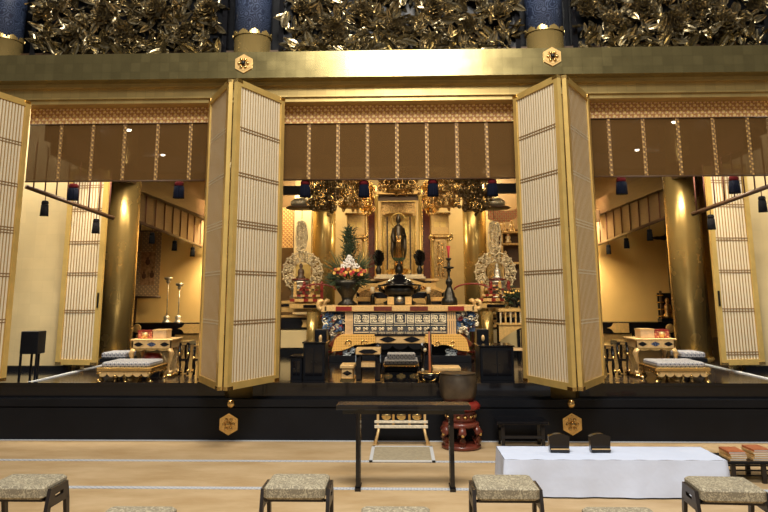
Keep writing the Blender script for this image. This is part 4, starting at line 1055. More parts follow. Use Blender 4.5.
m = MB(); m.cyl((DX(431.5),yD,FZ+.1),(DX(431.3),yD+.02,DZ(334)),.008,6); m.sph((DX(429.5),yD+.02,DZ(330)),.02,8); m.build('metal_rod', BLACKMET, t)

# ---- black cabinets at the sides of the altar
def cabinet(px0, px1, py, y, dep, label, det=True, mt=BLACKM):
    x0, x1 = X(px0,y,360), X(px1,y,360); z1 = Z(py,y)
    t = thing('black_cabinet', label, 'cabinet', ((x0+x1)/2,y+dep/2,FZ), 'black cabinets beside the altar')
    m = MB(); m.bbox((x0,y,FZ),(x1,y+dep,z1),.01); m.build('body', mt, t)
    m = MB(); m.bbox((x0-.012,y-.012,z1),(x1+.012,y+dep+.01,z1+.018),.005); m.build('top', BLACK, t)
    m = MB(); xc = (x0+x1)/2; m.box((x0+.03,y-.008,FZ+.06),(xc-.005,y,z1-.04)); dr = m.build('door', BLACK, t); m = MB(); m.sph((xc-.025,y-.012,(FZ+z1)/2),.008,8); m.build('knob', BLACKMET, dr)
    m = MB(); m.box((xc+.005,y-.008,FZ+.06),(x1-.03,y,z1-.04)); dr = m.build('door', BLACK, t); m = MB(); m.sph((xc+.025,y-.012,(FZ+z1)/2),.008,8); m.build('knob', BLACKMET, dr)
    return t
cabinet(290.5,302.5,357.5,8.85,.35,'lower black cabinet left of the altar, closest to the left folded door')
cabinet(303,325,343.5,8.8,.4,'wide black cabinet left of the altar')
cabinet(480,514,347,8.8,.45,'broad black cabinet right of the altar beside the bell')
def tallbox(px0, px1, py, y, label):
    x0, x1 = X(px0,y,340), X(px1,y,340); z1 = Z(py,y)
    t = thing('black_lantern_case', label, 'case', ((x0+x1)/2,y+.1,FZ), 'tall black cases with oval opening')
    m = MB(); m.bbox((x0,y,FZ),(x1,y+.25,z1),.01); m.build('body', BLACKM, t)
    c = at((px0+px1)/2,338,y); m = MB(); m.lathe([(.001,0),(.022,.001),(.018,.008),(.001,.008)],(0,0,0),14,1,1.8,Matrix.Translation((c.x,y,c.z)) @ Matrix.Rotation(R(90),4,'X')); m.build('oval_plate', CREAMW, t)
tallbox(314.5,326.5,329.5,9.3,'tall black case with pale oval plate left of the altar cloth')
tallbox(477,489,329.5,9.35,'tall black case with pale oval plate right of the altar cloth')
# red and gold small railed steps beside the altar legs
for nm, s in CASES:
    y = 12.55; x0, x1 = sorted((X(mx(326,nm),y,350), X(mx(338,nm),y,350)))
    t = thing('red_step_stand', 'narrow red and gold stepped stand next to the %s altar leg' % nm, 'stand', ((x0+x1)/2,y+.1,FZ), 'stepped stands by the altar legs')
    for k, (py, mt, nm_) in enumerate(((345,REDB,'upper_shelf'),(351,RED,'middle_shelf'),(355,GOLDC,'gold_shelf'),(363,BLACK,'lower_shelf'))):
        zz = Z(py,y); m = MB(); m.bbox((x0-.01*k,y-.02*k,zz-.03),(x1+.01*k,y+.2,zz),.005); m.build(nm_, mt, t)
    for xx in (x0+.03,x1-.03): m = MB(); m.box((xx-.015,y+.02,FZ),(xx+.015,y+.05,Z(330,y))); m.build('post', REDB, t)
    m = MB(); m.box(((x0+x1)/2-.03,y+.06,Z(344,y)),((x0+x1)/2+.03,y+.1,Z(331,y))); m.build('grey_panel', GREYC, t)
    # gilt column under the side table
    xx = X(mx(315,nm) + (-1 if nm == 'right' else 0),12.6,330); r1 = .10
    t = thing('gilt_cylinder', 'short polished gold round column under the %s end of the altar' % nm, 'column', (xx,12.25,FZ), 'short gold columns')
    m = MB(); m.lathe([(r1,0),(r1,Z(311.5,12.25)-FZ)],(xx,12.25,FZ),24); m.build('shaft', GOLDP, t); m = MB(); m.lathe([(r1+.03,0),(r1+.03,.06),(r1,.08)],(xx,12.25,FZ),24); m.build('base', GOLDM, t)

PALEG = mat('pale gold panel',(.62,.50,.27),.5,.15,.06,4)
# ---- side altar shelves (left and right)
for nm, s in CASES:
    y = 12.42
    a_, b_ = sorted((X(mx(281,nm),y,310), X(mx(312,nm),y,310)))
    t = thing('side_altar_shelf', 'black and gold stepped side altar table at the %s of the sanctuary' % nm, 'table', ((a_+b_)/2,y+.3,FZ))
    for (p0, p1, mt, nm_, e) in ((300.5,303.5,GOLDC,'gold_top_edge',0),(304,306,BLACK,'black_top',.02),(307,312,GOLDC,'gold_frieze',-.08),(315,317.5,GOLDC,'gold_band',-.1),(318,329,BLACK,'black_drawer',-.04),(330,348,PALEG,'gold_cloth_panel',-.06),(349,356,BLACKM,'black_base_band',-.02),(357,370,PALEG,'lower_gold_panel',-.06)):
        x0, x1 = a_, b_
        if nm == 'left': x1 += e
        else: x0 -= e
        m = MB(); m.bbox((x0,y-e*.2,max(FZ,Z(p1,y))),(x1,y+.6,Z(p0,y)),.008); m.build(nm_, mt, t)
    px = mx(305,nm); c = at(px,323.5,y); m = MB(); m.prism([(c.x-.06,c.z-.06),(c.x+.06,c.z-.06),(c.x+.06,c.z+.06),(c.x-.06,c.z+.06),(c.x-.03,c.z)],y-.02,y-.005); m.build('gold_corner_plate', GOLDC, t)
    # red lacquer railing with arched handrail
    y = 12.22; px0, px1 = (290,322) if nm == 'left' else (479,508)
    t = thing('red_railing', 'red and gold lacquered railing tiers on the %s of the altar top' % nm, 'railing', (X((px0+px1)/2,y,295),y+.1,Z(303,y)))
    for k, (py, h) in enumerate(((301.5,3.0),(296.5,2.2),(290.5,1.8),(286.5,1.5))):
        x0 = X(px0+k*3,y+k*.05,295); x1 = X(px1-k*2,y+k*.05,295); n = 7
        for q in range(n):
            m = MB(); u0, u1 = q/n, (q+1)/n; m.box((x0+(x1-x0)*u0,y+k*.05,Z(py,y)),(x0+(x1-x0)*u1,y+k*.05+.06,Z(py-h,y))); m.build('rail_segment', (RED,GOLDC,CREAMW,RED,GOLDC,RED,CREAMW)[(q+k*2)%7], t)
    for q in range(4):
        xx = X(px0+4+q*9,y,295); m = MB(); m.box((xx-.025,y+.1,Z(302,y)),(xx+.025,y+.15,Z(284,y))); m.sph((xx,y+.12,Z(283,y)),.03,8,1,1,1.3); m.build('post', (GOLDC,RED)[q%2], t)
    m = MB(); px = 472 if nm == 'right' else 318; pts = []
    for k in range(13):
        a = R(180-15*k); pts.append((X(px,y,290)+.30*math.cos(a), y-.05, Z(290,y)+.10*math.sin(a)))
    m.tube(pts,.014,8); m.build('arched_handrail', RED, t)
    m = MB(); x0 = X(px0,y,305); x1 = X(px1,y,305)
    m.bbox((x0,y-.1,Z(308.5,y)),(x1,y+.14,Z(303.5,y)),.01); m.build('lower_beam', GOLDC, t)
    m = MB(); m.box((x0+.12 if nm=='right' else x1-.3,y-.11,Z(307.5,y)),(x0+.42 if nm=='right' else x1-.05,y-.10,Z(304.5,y))); m.build('black_inlay', BLACK, t)
    # curled tray bracket (the roof like finial of the side shelf)
    y = 11.9
# right bracket shelf
y = 11.6; x0, x1 = X(499,y,320), X(523,y,320)
t = thing('bracket_shelf', 'gilt shelf with arched brackets beside the right folded door', 'shelf', ((x0+x1)/2,y+.2,FZ))
for (p0,p1,mt,nm_) in ((309,312,GOLDC,'top_board'),(323.5,325.5,GOLDC,'middle_board'),(349,351,CARDB,'lower_board'),(369,372,CARDB,'bottom_board')):
    m = MB(); m.bbox((x0,y,Z(p1,y)),(x1,y+.4,Z(p0,y)),.006); m.build(nm_, mt, t)
for k in range(5): xx = x0+.03+(x1-x0-.06)*k/4; m = MB(); m.box((xx-.012,y+.02,Z(323.5,y)),(xx+.012,y+.05,Z(312,y))); m.build('baluster', GOLDC if k%2 else SILVC, t)
m = MB(); top, bot = [], []
for i in range(17): u = i/16; top.append((x0+(x1-x0)*u,Z(325,y))); bot.append((x0+(x1-x0)*u,Z(328+14*(1-u)**1.5,y)))
m.strip(top,bot,y+.02,y+.06); m.build('arched_bracket', GOLDC, t)
for xx in (x0+.03,x1-.03): m = MB(); m.box((xx-.025,y+.3,FZ),(xx+.025,y+.36,Z(309,y))); m.build('leg', BLACK, t)

# ---- things on the altar: main shumidan tiers
yM = 13.0; MX = lambda px: X(px,yM,290); MZ = lambda py: Z(py,yM)
t = thing('main_altar_platform', 'tiered gold and black altar platform carrying the shrine', 'altar', (MX(399.5),yM+.8,FZ))
tiers = [(345,455,304,FZ,BLACKM,'black_body'),(350,450,298.5,None,GOLDC,'lower_gold_tier'),(356,444,292,None,BLACK,'black_tier'),(352,446,290,None,GOLDC,'middle_gold_tier'),(362,437,283,None,GOLDC,'carved_tier'),(366,432,281,None,BLACK,'black_upper_tier'),(358,440,278.5,None,CREAMW,'top_board')]
prev = FZ
for k, (a_, b_, py, z0, mt, nm_) in enumerate(tiers):
    z1 = MZ(py); m = MB(); m.bbox((MX(a_),yM+.04*k,prev),(MX(b_),yM+1.9,z1),.012); m.build(nm_, mt, t); prev = z1
m = MB(); m.box((MX(376),yM+.15,MZ(276.5)),(MX(424),yM+.3,MZ(274.0))); m.box((MX(374),yM+.1,MZ(278.5)),(MX(426),yM+.3,MZ(276.5))); m.build('silver_rail', SILVC, t)
m = MB()
for k in range(24): x = MX(364)+(MX(436)-MX(364))*(k+.5)/24; m.spiral((x,yM+.14,MZ(287.5)),.006,.032,1.2,.010,k,1 if k%2 else -1,8)
m.build('carved_scrolls', GOLDM, t)
# upswept roof boards left and right of the burner
for nm, s in CASES:
    y = 12.06; p = [(mx(372,nm),283),(mx(393,nm),279),(mx(393,nm),281.5),(mx(376,nm),286.5),(mx(366,nm),290)]
    t = thing('gold_tray_table', 'small gold table with upswept ends %s of the incense burner' % nm, 'table', (X(mx(372,nm),y,290),y+.1,zT1))
    m = MB(); top, bot = [], []
    for i in range(13):
        u = i/12; px = 358+(392-358)*u; py = 290-11*u**.8+2*math.sin(u*PI)*0
        if nm == 'right': px = mx(px,nm)
        top.append((X(px,y,285),Z(py,y))); bot.append((X(px,y,285),Z(py+3.2,y)))
    if nm == 'right': top.reverse(); bot.reverse()
    m.strip(top,bot,y,y+.4); m.build('upswept_top', GOLDC, t)
    x0, x1 = sorted((X(mx(359,nm),y,295), X(mx(373,nm),y,295)))
    m = MB(); m.bbox((x0,y+.03,Z(297,y)),(x1,y+.35,Z(290.5,y)),.01); m.build('carved_waist', GOLDD, t)
    m = MB(); m.bbox((x0-.04,y,Z(301.5,y)),(x1+.04,y+.38,Z(297,y)),.015); m.build('lower_board', GOLDC, t)
    m = MB(); m.bbox((x0-.02,y,zT1+.001),(x1+.02,y+.38,Z(301.5,y)),.006); m.build('base', BLACK, t)
    for q, px in enumerate((372.5,390.5)):
        c = at(mx(px,nm),290.5,y-.15); b_ = thing('candle_cup', 'white candle cup, %s of those left and right of the burner on the %s' % (('outer','inner')[q], nm), 'cup', (c.x,c.y,zT1+.002), 'white cups near the burner')
        mm = MB(); mm.lathe([(.01,-.05),(.03,-.045),(.045,0),(.035,.05),(.02,.06)],tuple(c),14); mm.build('cup_body', WHITEC, b_)
        mm = MB(); mm.lathe([(.045,zT1+.002-c.z),(.03,-.1),(.015,-.05)],tuple(c),10); mm.build('cup_foot', BLACKMET, b_)
# incense burner centre
y = 11.62; x = X(399.5,y,290); zz = zT1+.001
t = thing('incense_burner', 'large black tiered incense burner in the centre of the altar', 'incense burner', (x,y,zz))
sc_ = (X(420,y,290)-X(379,y,290))/2
m = MB(); m.lathe([(sc_*.75,0),(sc_*.80,.04),(sc_*.6,.08),(sc_*.62,.12)],(x,y,zz),24); m.build('foot', BLACKMET, t)
m = MB(); m.lathe([(sc_*.5,.12),(sc_*.72,.18),(sc_*.74,.26),(sc_*.62,.30)],(x,y,zz),24); m.build('bowl', BLACKMET, t)
m = MB(); m.lathe([(sc_*.95,.30),(sc_*.97,.32),(sc_*.7,.34),(sc_*.62,.38),(sc_*.35,.42),(sc_*.3,.46),(sc_*.1,.5)],(x,y,zz),24); m.build('lid', BLACK, t)
for s in (-1,1):
    m = MB(); m.tube([(x+s*sc_*.7,y,zz+.2),(x+s*sc_*.95,y,zz+.24),(x+s*sc_*1.0,y,zz+.32)],[.03,.03,.02],8); m.build('handle', BLACKMET, t)
    m = MB(); m.box((x+s*sc_*.42-.05,y-sc_*.9,zz+.01),(x+s*sc_*.42+.05,y-sc_*.7,zz+.13)); m.build('gold_corner', GOLDC, t)
m = MB(); m.sph((x,y-sc_*.72,zz+.09),.05,10); m.build('silver_boss', SILVER, t)
ORB = mat('orange petals',(.50,.20,.06),.7)
# flower vase big
y = 11.5; x = X(347.5,y,290); zz = zT1+.001
t = thing('flower_arrangement', 'tall flower arrangement of pine, white and red yellow blooms in a dark vase', 'flowers', (x,y,zz))
VZ = lambda py: Z(py,y,347); VX = lambda px: X(px,y,280)
hz = VZ(280)-zz
m = MB(); m.lathe([(.15,0),(.16,.02),(.09,hz*.2),(.10,hz*.35),(.17,hz*.6),(.20,hz*.8),(.22,hz),(.18,hz)],(x,y,zz),20); m.build('vase', BLACKMET, t)
m = MB(); r_ = random.Random(11)
for k in range(520):
    a = r_.uniform(0,2*PI); rr = r_.random()**.5; px = 348.5+math.cos(a)*rr*19; py = 279+math.sin(a)*rr*8.5
    c = Vector((VX(px),y+r_.uniform(-.15,.2),VZ(py))); d = Vector((math.cos(a),r_.uniform(-.5,.3),-math.sin(a)*.6+.2)).normalized()
    m.cyl(c,c+d*r_.uniform(.05,.13),.008,4,.001)
for k in range(330):
    u = r_.random(); px = 348+r_.gauss(0,3.0*(1-u*.3)); py = 262-u*34
    if 235 < py < 248: px += r_.uniform(-3,3)
    c = Vector((VX(px),y+.12+r_.uniform(-.08,.08),VZ(py))); d = Vector((r_.uniform(-1,1),r_.uniform(-.4,.4),r_.uniform(.1,1.2))).normalized()
    m.cyl(c,c+d*r_.uniform(.06,.13),.010,4,.001)
m.build('pine_foliage', GREEN, t, kind='stuff')
m = MB()
for k in range(130):
    s = r_.choice((-1,1)); a = R(r_.uniform(15,80)); b0 = Vector((VX(348+s*7),y+r_.uniform(0,.1),VZ(272))); d = Vector((s*math.cos(a),r_.uniform(-.2,.2),math.sin(a))); L = r_.uniform(.12,.42)
    m.tube([b0+d*L*.3,b0+d*L*.7,b0+d*L],[.003,.004,.001],4)
m.build('fine_sprays', GREEN2, t, kind='stuff')
m = MB()
for k in range(170):
    u = r_.random()**.75; py = 255.5+u*13; hw = .6+u*10.5; px = 350+r_.uniform(-hw,hw)
    c = (VX(px),y-.10-(1-abs(px-350)/14)*.06+r_.uniform(-.02,.02),VZ(py)); m.sph(c,r_.uniform(.009,.015),5)
m.build('white_blooms', WHITE, t, kind='stuff')
for k in range(32):
    px = 335+31*(k+.5)/32+r_.uniform(-.4,.4); py = 272.5+r_.uniform(-3.4,3.2); mt = (YEL,REDF,ORB,REDF)[k%4]
    c = Vector((VX(px),y-.2+r_.uniform(-.02,.02),VZ(py))); mm = MB(); mm.sph(c,.016,8)
    for q in range(6): a = 2*PI*q/6; mm.sph(c+Vector((math.cos(a)*.016,-.004,math.sin(a)*.016)),.012,6)
    mm.build('red_bloom' if mt is REDF else 'yellow_bloom', mt, t)
# candle stand right
y = 11.5; x = X(449,y,280); zz = zT1+.001; CZ = lambda py: Z(py,y,449)
t = thing('candlestick', 'tall black candlestick with a flared red candle right of the burner', 'candlestick', (x,y,zz))
H = CZ(258)-zz
m = MB(); m.lathe([(.125,0),(.13,.05),(.115,.1),(.09,.13),(.085,.18),(.05,.25),(.035,.30),(.055,.34),(.05,.39),(.02,.42),(.018,.5),(.04,.54),(.02,.57),(.016,H-.18),(.08,H-.16),(.085,H-.14),(.02,H-.13),(.025,H-.08),(.015,H-.05),(.045,H-.02),(.045,H)],(x,y,zz),20); m.build('stem', BLACKMET, t)
m = MB(); m.lathe([(.014,0),(.018,(CZ(246)-CZ(258))*.5),(.034,(CZ(246)-CZ(258))),(.005,(CZ(246)-CZ(258))+.002)],(x,y,zz+H),16); m.build('candle', REDF, t)
# lotus vases beside the shrine
def lotus(px, label, first):
    y = 13.4; x = X(px,y,260); zz = Z(276,y,px)
    if first: return copy_tree(first,(x,y,MZ(278.5)+.002),label)
    zz = MZ(278.5)+.002
    t = thing('lotus_vase', label, 'vase', (x,y,zz), 'black metal lotus vases')
    top = Z(247,y,px)-zz
    m = MB(); m.lathe([(.075,0),(.075,.03),(.03,.07),(.05,.12),(.06,.17),(.03,.22),(.035,.25)],(x,y,zz),16); m.build('vase_body', BLACKMET, t)
    m = MB(); r_ = random.Random(4)
    for k in range(60):
        a = r_.uniform(0,2*PI); u = r_.random(); c = (x,y,zz+.22+u*(top-.32)); L = .12*(math.sin(PI*(u*.8+.15)))+.03
        m.leaf(L,L*.6,.2,Matrix.Translation(c) @ Matrix.Rotation(a,4,'Z') @ Matrix.Rotation(-R(r_.uniform(30,85)),4,'Y'),0,4)
    m.build('metal_lotus', BLACKMET, t); return t
l0 = lotus(378.5,'dark metal lotus bouquet in a vase left of the shrine statue',None)
lotus(419.5,'dark metal lotus bouquet in a vase right of the shrine statue',l0)
y = 12.9+.5; x = X(399,y,265); zz = MZ(274)
t = thing('flower_stand', 'small black urn with leafy crown below the statue', 'urn', (x,y,zz))
m = MB(); m.lathe([(.05,0),(.075,.05),(.075,.14),(.03,.19),(.02,.24),(.03,.25)],(x,y,zz),16); m.build('urn', BLACKMET, t)
m = MB()
for k in range(10): a = 2*PI*k/10; m.leaf(.14,.06,-.2,Matrix.Translation((x,y,zz+.25)) @ Matrix.Rotation(a,4,'Z') @ Matrix.Rotation(-R(25),4,'Y'),0,4)
m.build('leaf_crown', GREEN2, t)

# ---- shrine and statue
yZ = 14.3; ZX = lambda px: X(px,yZ,240); ZZ = lambda py: Z(py,yZ)
t = thing('gold_shrine', 'open golden shrine with slim columns around the standing statue', 'shrine', (ZX(398.5),yZ+.3,MZ(278.5)))
zb = MZ(278.5)+.002
for px in (376.5,420.5):
    m = MB(); m.lathe([(.045,0),(.055,.06),(.035,.09),(.035,ZZ(197)-zb),(.06,ZZ(194)-zb)],(ZX(px),yZ,zb),16); m.build('column', FRAME, t)
for px in (383,414): m = MB(); m.lathe([(.02,0),(.02,ZZ(215)-zb)],(ZX(px),yZ+.15,zb),12); m.build('inner_column', FRAME, t)
m = MB(); m.bbox((ZX(375),yZ-.04,ZZ(194.5)),(ZX(422),yZ+.08,ZZ(191)),.01); m.build('lintel', GOLDC, t)
m = MB(); m.box((ZX(377),yZ+.06,ZZ(200)),(ZX(420),yZ+.12,ZZ(194.5))); m.build('inner_lintel', BROWN, t)
m = MB(); m.box((ZX(380),yZ+.5,zb),(ZX(417),yZ+.55,ZZ(196))); m.build('back_panel', mat('bright gold shrine back',(.80,.56,.20),.4,.5,.3,25), t)
m = MB(); top, bot = [], []
for i in range(21): u = -1+2*i/20; xx = ZX(398.5)+u*(ZX(416)-ZX(381))/2; top.append((xx,ZZ(200))); bot.append((xx,ZZ(216-5*(1-u*u)**.5)))
m.strip(top,bot,yZ+.28,yZ+.33); m.build('arched_head', GOLDD, t)
for px in (387,410.5): m = MB(); m.box((ZX(px)-.015,yZ+.3,zb),(ZX(px)+.015,yZ+.33,ZZ(215))); m.build('dark_inner_post', BROWN, t)
for px in (371.5,427):
    m = MB(); m.box((ZX(px)-.07,yZ+.3,zb),(ZX(px)+.07,yZ+.33,ZZ(185))); m.build('red_side_board', REDB, t)
    m = MB(); m.box((ZX(px)-.10,yZ+.24,zb),(ZX(px)-.07,yZ+.33,ZZ(185))); m.box((ZX(px)+.07,yZ+.24,zb),(ZX(px)+.10,yZ+.33,ZZ(185))); m.build('gold_jamb', GOLDM, t)
m = MB(); m.lathe([(.26,0),(.26,.05),(.18,.08),(.16,.14),(.22,.18),(.20,.22)],(ZX(398.5),yZ+.12,zb),20); lp_ = m.build('lotus_pedestal', GOLDM, t)
m = MB()
for k in range(12): a = 2*PI*k/12; m.leaf(.12,.09,-.3,Matrix.Translation((ZX(398.5)+math.cos(a)*.15,yZ+.12+math.sin(a)*.15,zb+.12)) @ Matrix.Rotation(a,4,'Z') @ Matrix.Rotation(-R(40),4,'Y'),0,4)
m.build('lotus_petals', FRAME, lp_)
x = ZX(398.5); z0 = zb+.20; H = ZZ(215)-z0; y = yZ+.12
t = thing('statue', 'dark standing robed statue with halo inside the golden shrine', 'statue', (x,y,z0))
m = MB()
m.lathe([(.10,0),(.115,.02),(.10,H*.15),(.10,H*.35),(.12,H*.52),(.13,H*.66),(.12,H*.76),(.10,H*.80),(.045,H*.83),(.035,H*.86),(.055,H*.88),(.062,H*.92),(.058,H*.96),(.035,H*.99),(.028,H*1.01),(.01,H*1.03)],(x,y,z0),20,.82,.7)
for s in (-1,1): m.tube([(x+s*.085,y,z0+H*.76),(x+s*.12,y-.02,z0+H*.60),(x+s*.09,y-.10,z0+H*.55+(.10 if s>0 else -.06))],[.04,.045,.022],8); m.tube([(x+s*.12,y-.02,z0+H*.58),(x+s*.13,y,z0+H*.35),(x+s*.12,y,z0+H*.22)],[.04,.035,.012],8)
rb_ = m.build('robed_body', DARKM, t)
m = MB()
for k in range(7): u = -1+2*k/6; m.tube([(x+u*.05,y-.075,z0+H*.72),(x+u*.035,y-.085,z0+H*.5),(x+u*.07,y-.08,z0+H*.05)],.006,5)
m.build('robe_folds', GOLDM, rb_)
m = MB(); m.ring((x,y+.10,z0+H*.92),.14,.018,28); 
for k in range(16): a = 2*PI*k/16; m.cyl((x+.15*math.cos(a),y+.10,z0+H*.92+.15*math.sin(a)),(x+.24*math.cos(a),y+.10,z0+H*.92+.24*math.sin(a)),.006,5,.002)
m.build('halo', FRAME, t)
# ---- tall gold pillars flanking the shrine with carved panels
for nm, s in CASES:
    y = 13.6; px = 356 if nm == 'left' else 440; x0, x1 = X(px-8.5,y,240), X(px+8.5,y,240); zb = MZ(278.5)+.002
    t = thing('carved_gold_pillar', 'square carved gold pillar with scroll capital %s of the shrine' % nm, 'pillar', ((x0+x1)/2,y+.15,zb))
    zt_ = Z(215,y); zm = Z(238,y)
    for xx in (x0+.02,x1-.02): m = MB(); m.lathe([(.022,0),(.022,zm-zb)],(xx,y,zb),12); m.build('corner_column', FRAME, t)
    m = MB(); m.box((x0+.04,y+.02,zb),(x1-.04,y+.25,zm)); m.build('carved_core', GOLDD, t)
    m = MB(); m.ring(((x0+x1)/2,y,Z(261,y)),.05,.012,16)
    for k in range(22): m.spiral(((x0+x1)/2+.04*(-1)**k,y+.005,zb+.05+(zm-zb-.12)*k/22),.006,.03,1.1,.008,k*1.3,1 if k%2 else -1,8)
    m.build('scroll_relief', GOLDM, t)
    m = MB(); m.bbox((x0-.01,y-.02,zm+.06),(x1+.01,y+.25,zt_),.01); m.build('upper_block', GOLDC, t)
    for k in (-1,1): m = MB(); c = ((x0+x1)/2+k*.065,y-.022,(zm+.06+zt_)/2); m.cbox(c,(.10,.01,.10)); m.build('medallion', FRAME, t)
    m = MB(); m.bbox((x0-.05,y-.05,zt_),(x1+.05,y+.27,zt_+.04),.01); m.bbox((x0-.05,y-.05,zm),(x1+.05,y+.27,zm+.05),.012)
    for k in (-1,1): m.spiral(((x0+x1)/2+k*.17,y-.05,zm),.01,.07,1.2,.020,0,k,12)
    m.build('capital', GOLDM, t)
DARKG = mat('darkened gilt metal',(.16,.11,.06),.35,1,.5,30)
# ---- openwork hanging canopies (gilt chandeliers)
def canopy(px, py0, py1, y, w, label, mtx, seed):
    r_ = random.Random(seed); x = X(px,y,190); z1 = Z(py0,y,px); z0 = Z(py1,y,px); H = z1-z0
    t = thing('hanging_canopy', label, 'chandelier', (x,y,z0), 'gilt openwork canopies above the altar')
    m = MB()
    for k, (zz, rr) in enumerate(((z1-.25*H,w*.9),(z1-.55*H,w*.7),(z0+.12*H,w*.5))):
        n = 22
        m.lathe([(rr,0),(rr+.02,.015),(rr,.03)],(x,y,zz),24)
        for q in range(n):
            a = 2*PI*q/n; m.leaf(.11,.06,-.3,Matrix.Translation((x+rr*math.cos(a),y+rr*math.sin(a),zz)) @ Matrix.Rotation(a,4,'Z') @ Matrix.Rotation(-R(50),4,'Y'),0,3)
    m.build('petal_rings', mtx, t)
    m = MB()
    for q in range(60):
        a = r_.uniform(0,2*PI); rr = w*r_.uniform(.3,.95); zz = z1-r_.uniform(0,.4)*H; L = r_.uniform(.25,.6)*H
        x_, y_ = x+rr*math.cos(a), y+rr*math.sin(a); n = max(3,int(L/.05))
        for k in range(n): m.sph((x_,y_,zz-L*k/n),.013 if k%3 else .024,5)
        m.sph((x_,y_,zz-L),.03,6,1,1,1.3)
    m.build('bead_strings', mtx, t, kind='stuff')
    m = MB()
    for q in range(75):
        a = r_.uniform(0,2*PI); rr = w*r_.uniform(.2,1); m.ring((x+rr*math.cos(a),y+rr*math.sin(a),z0+r_.uniform(.15,1)*H),r_.uniform(.025,.055),.008,10,4)
    m.build('gilt_rings', GOLDM, t, kind='stuff')
    m = MB(); m.cyl((x,y,z1-.1*H),(x,y,4.44),.012,6); m.build('hanging_rod', BLACKMET, t)
canopy(350,170,213,12.9,.30,'bright gilt openwork canopy above the flower arrangement',GOLDD,1)
canopy(446,170,212,12.9,.30,'bright gilt openwork canopy above the red candle',GOLDD,2)
canopy(398,168,195,12.9,.42,'broad gilt openwork canopy above the shrine lintel',GOLDD,3)
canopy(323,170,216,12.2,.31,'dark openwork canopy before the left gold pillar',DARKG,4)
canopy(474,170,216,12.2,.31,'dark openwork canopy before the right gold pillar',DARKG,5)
canopy(366.5,182,215,13.75,.13,'small gilt pendant ornament left of the shrine column',GOLDM,6)
canopy(430,182,215,13.75,.13,'small gilt pendant ornament right of the shrine column',GOLDM,7)
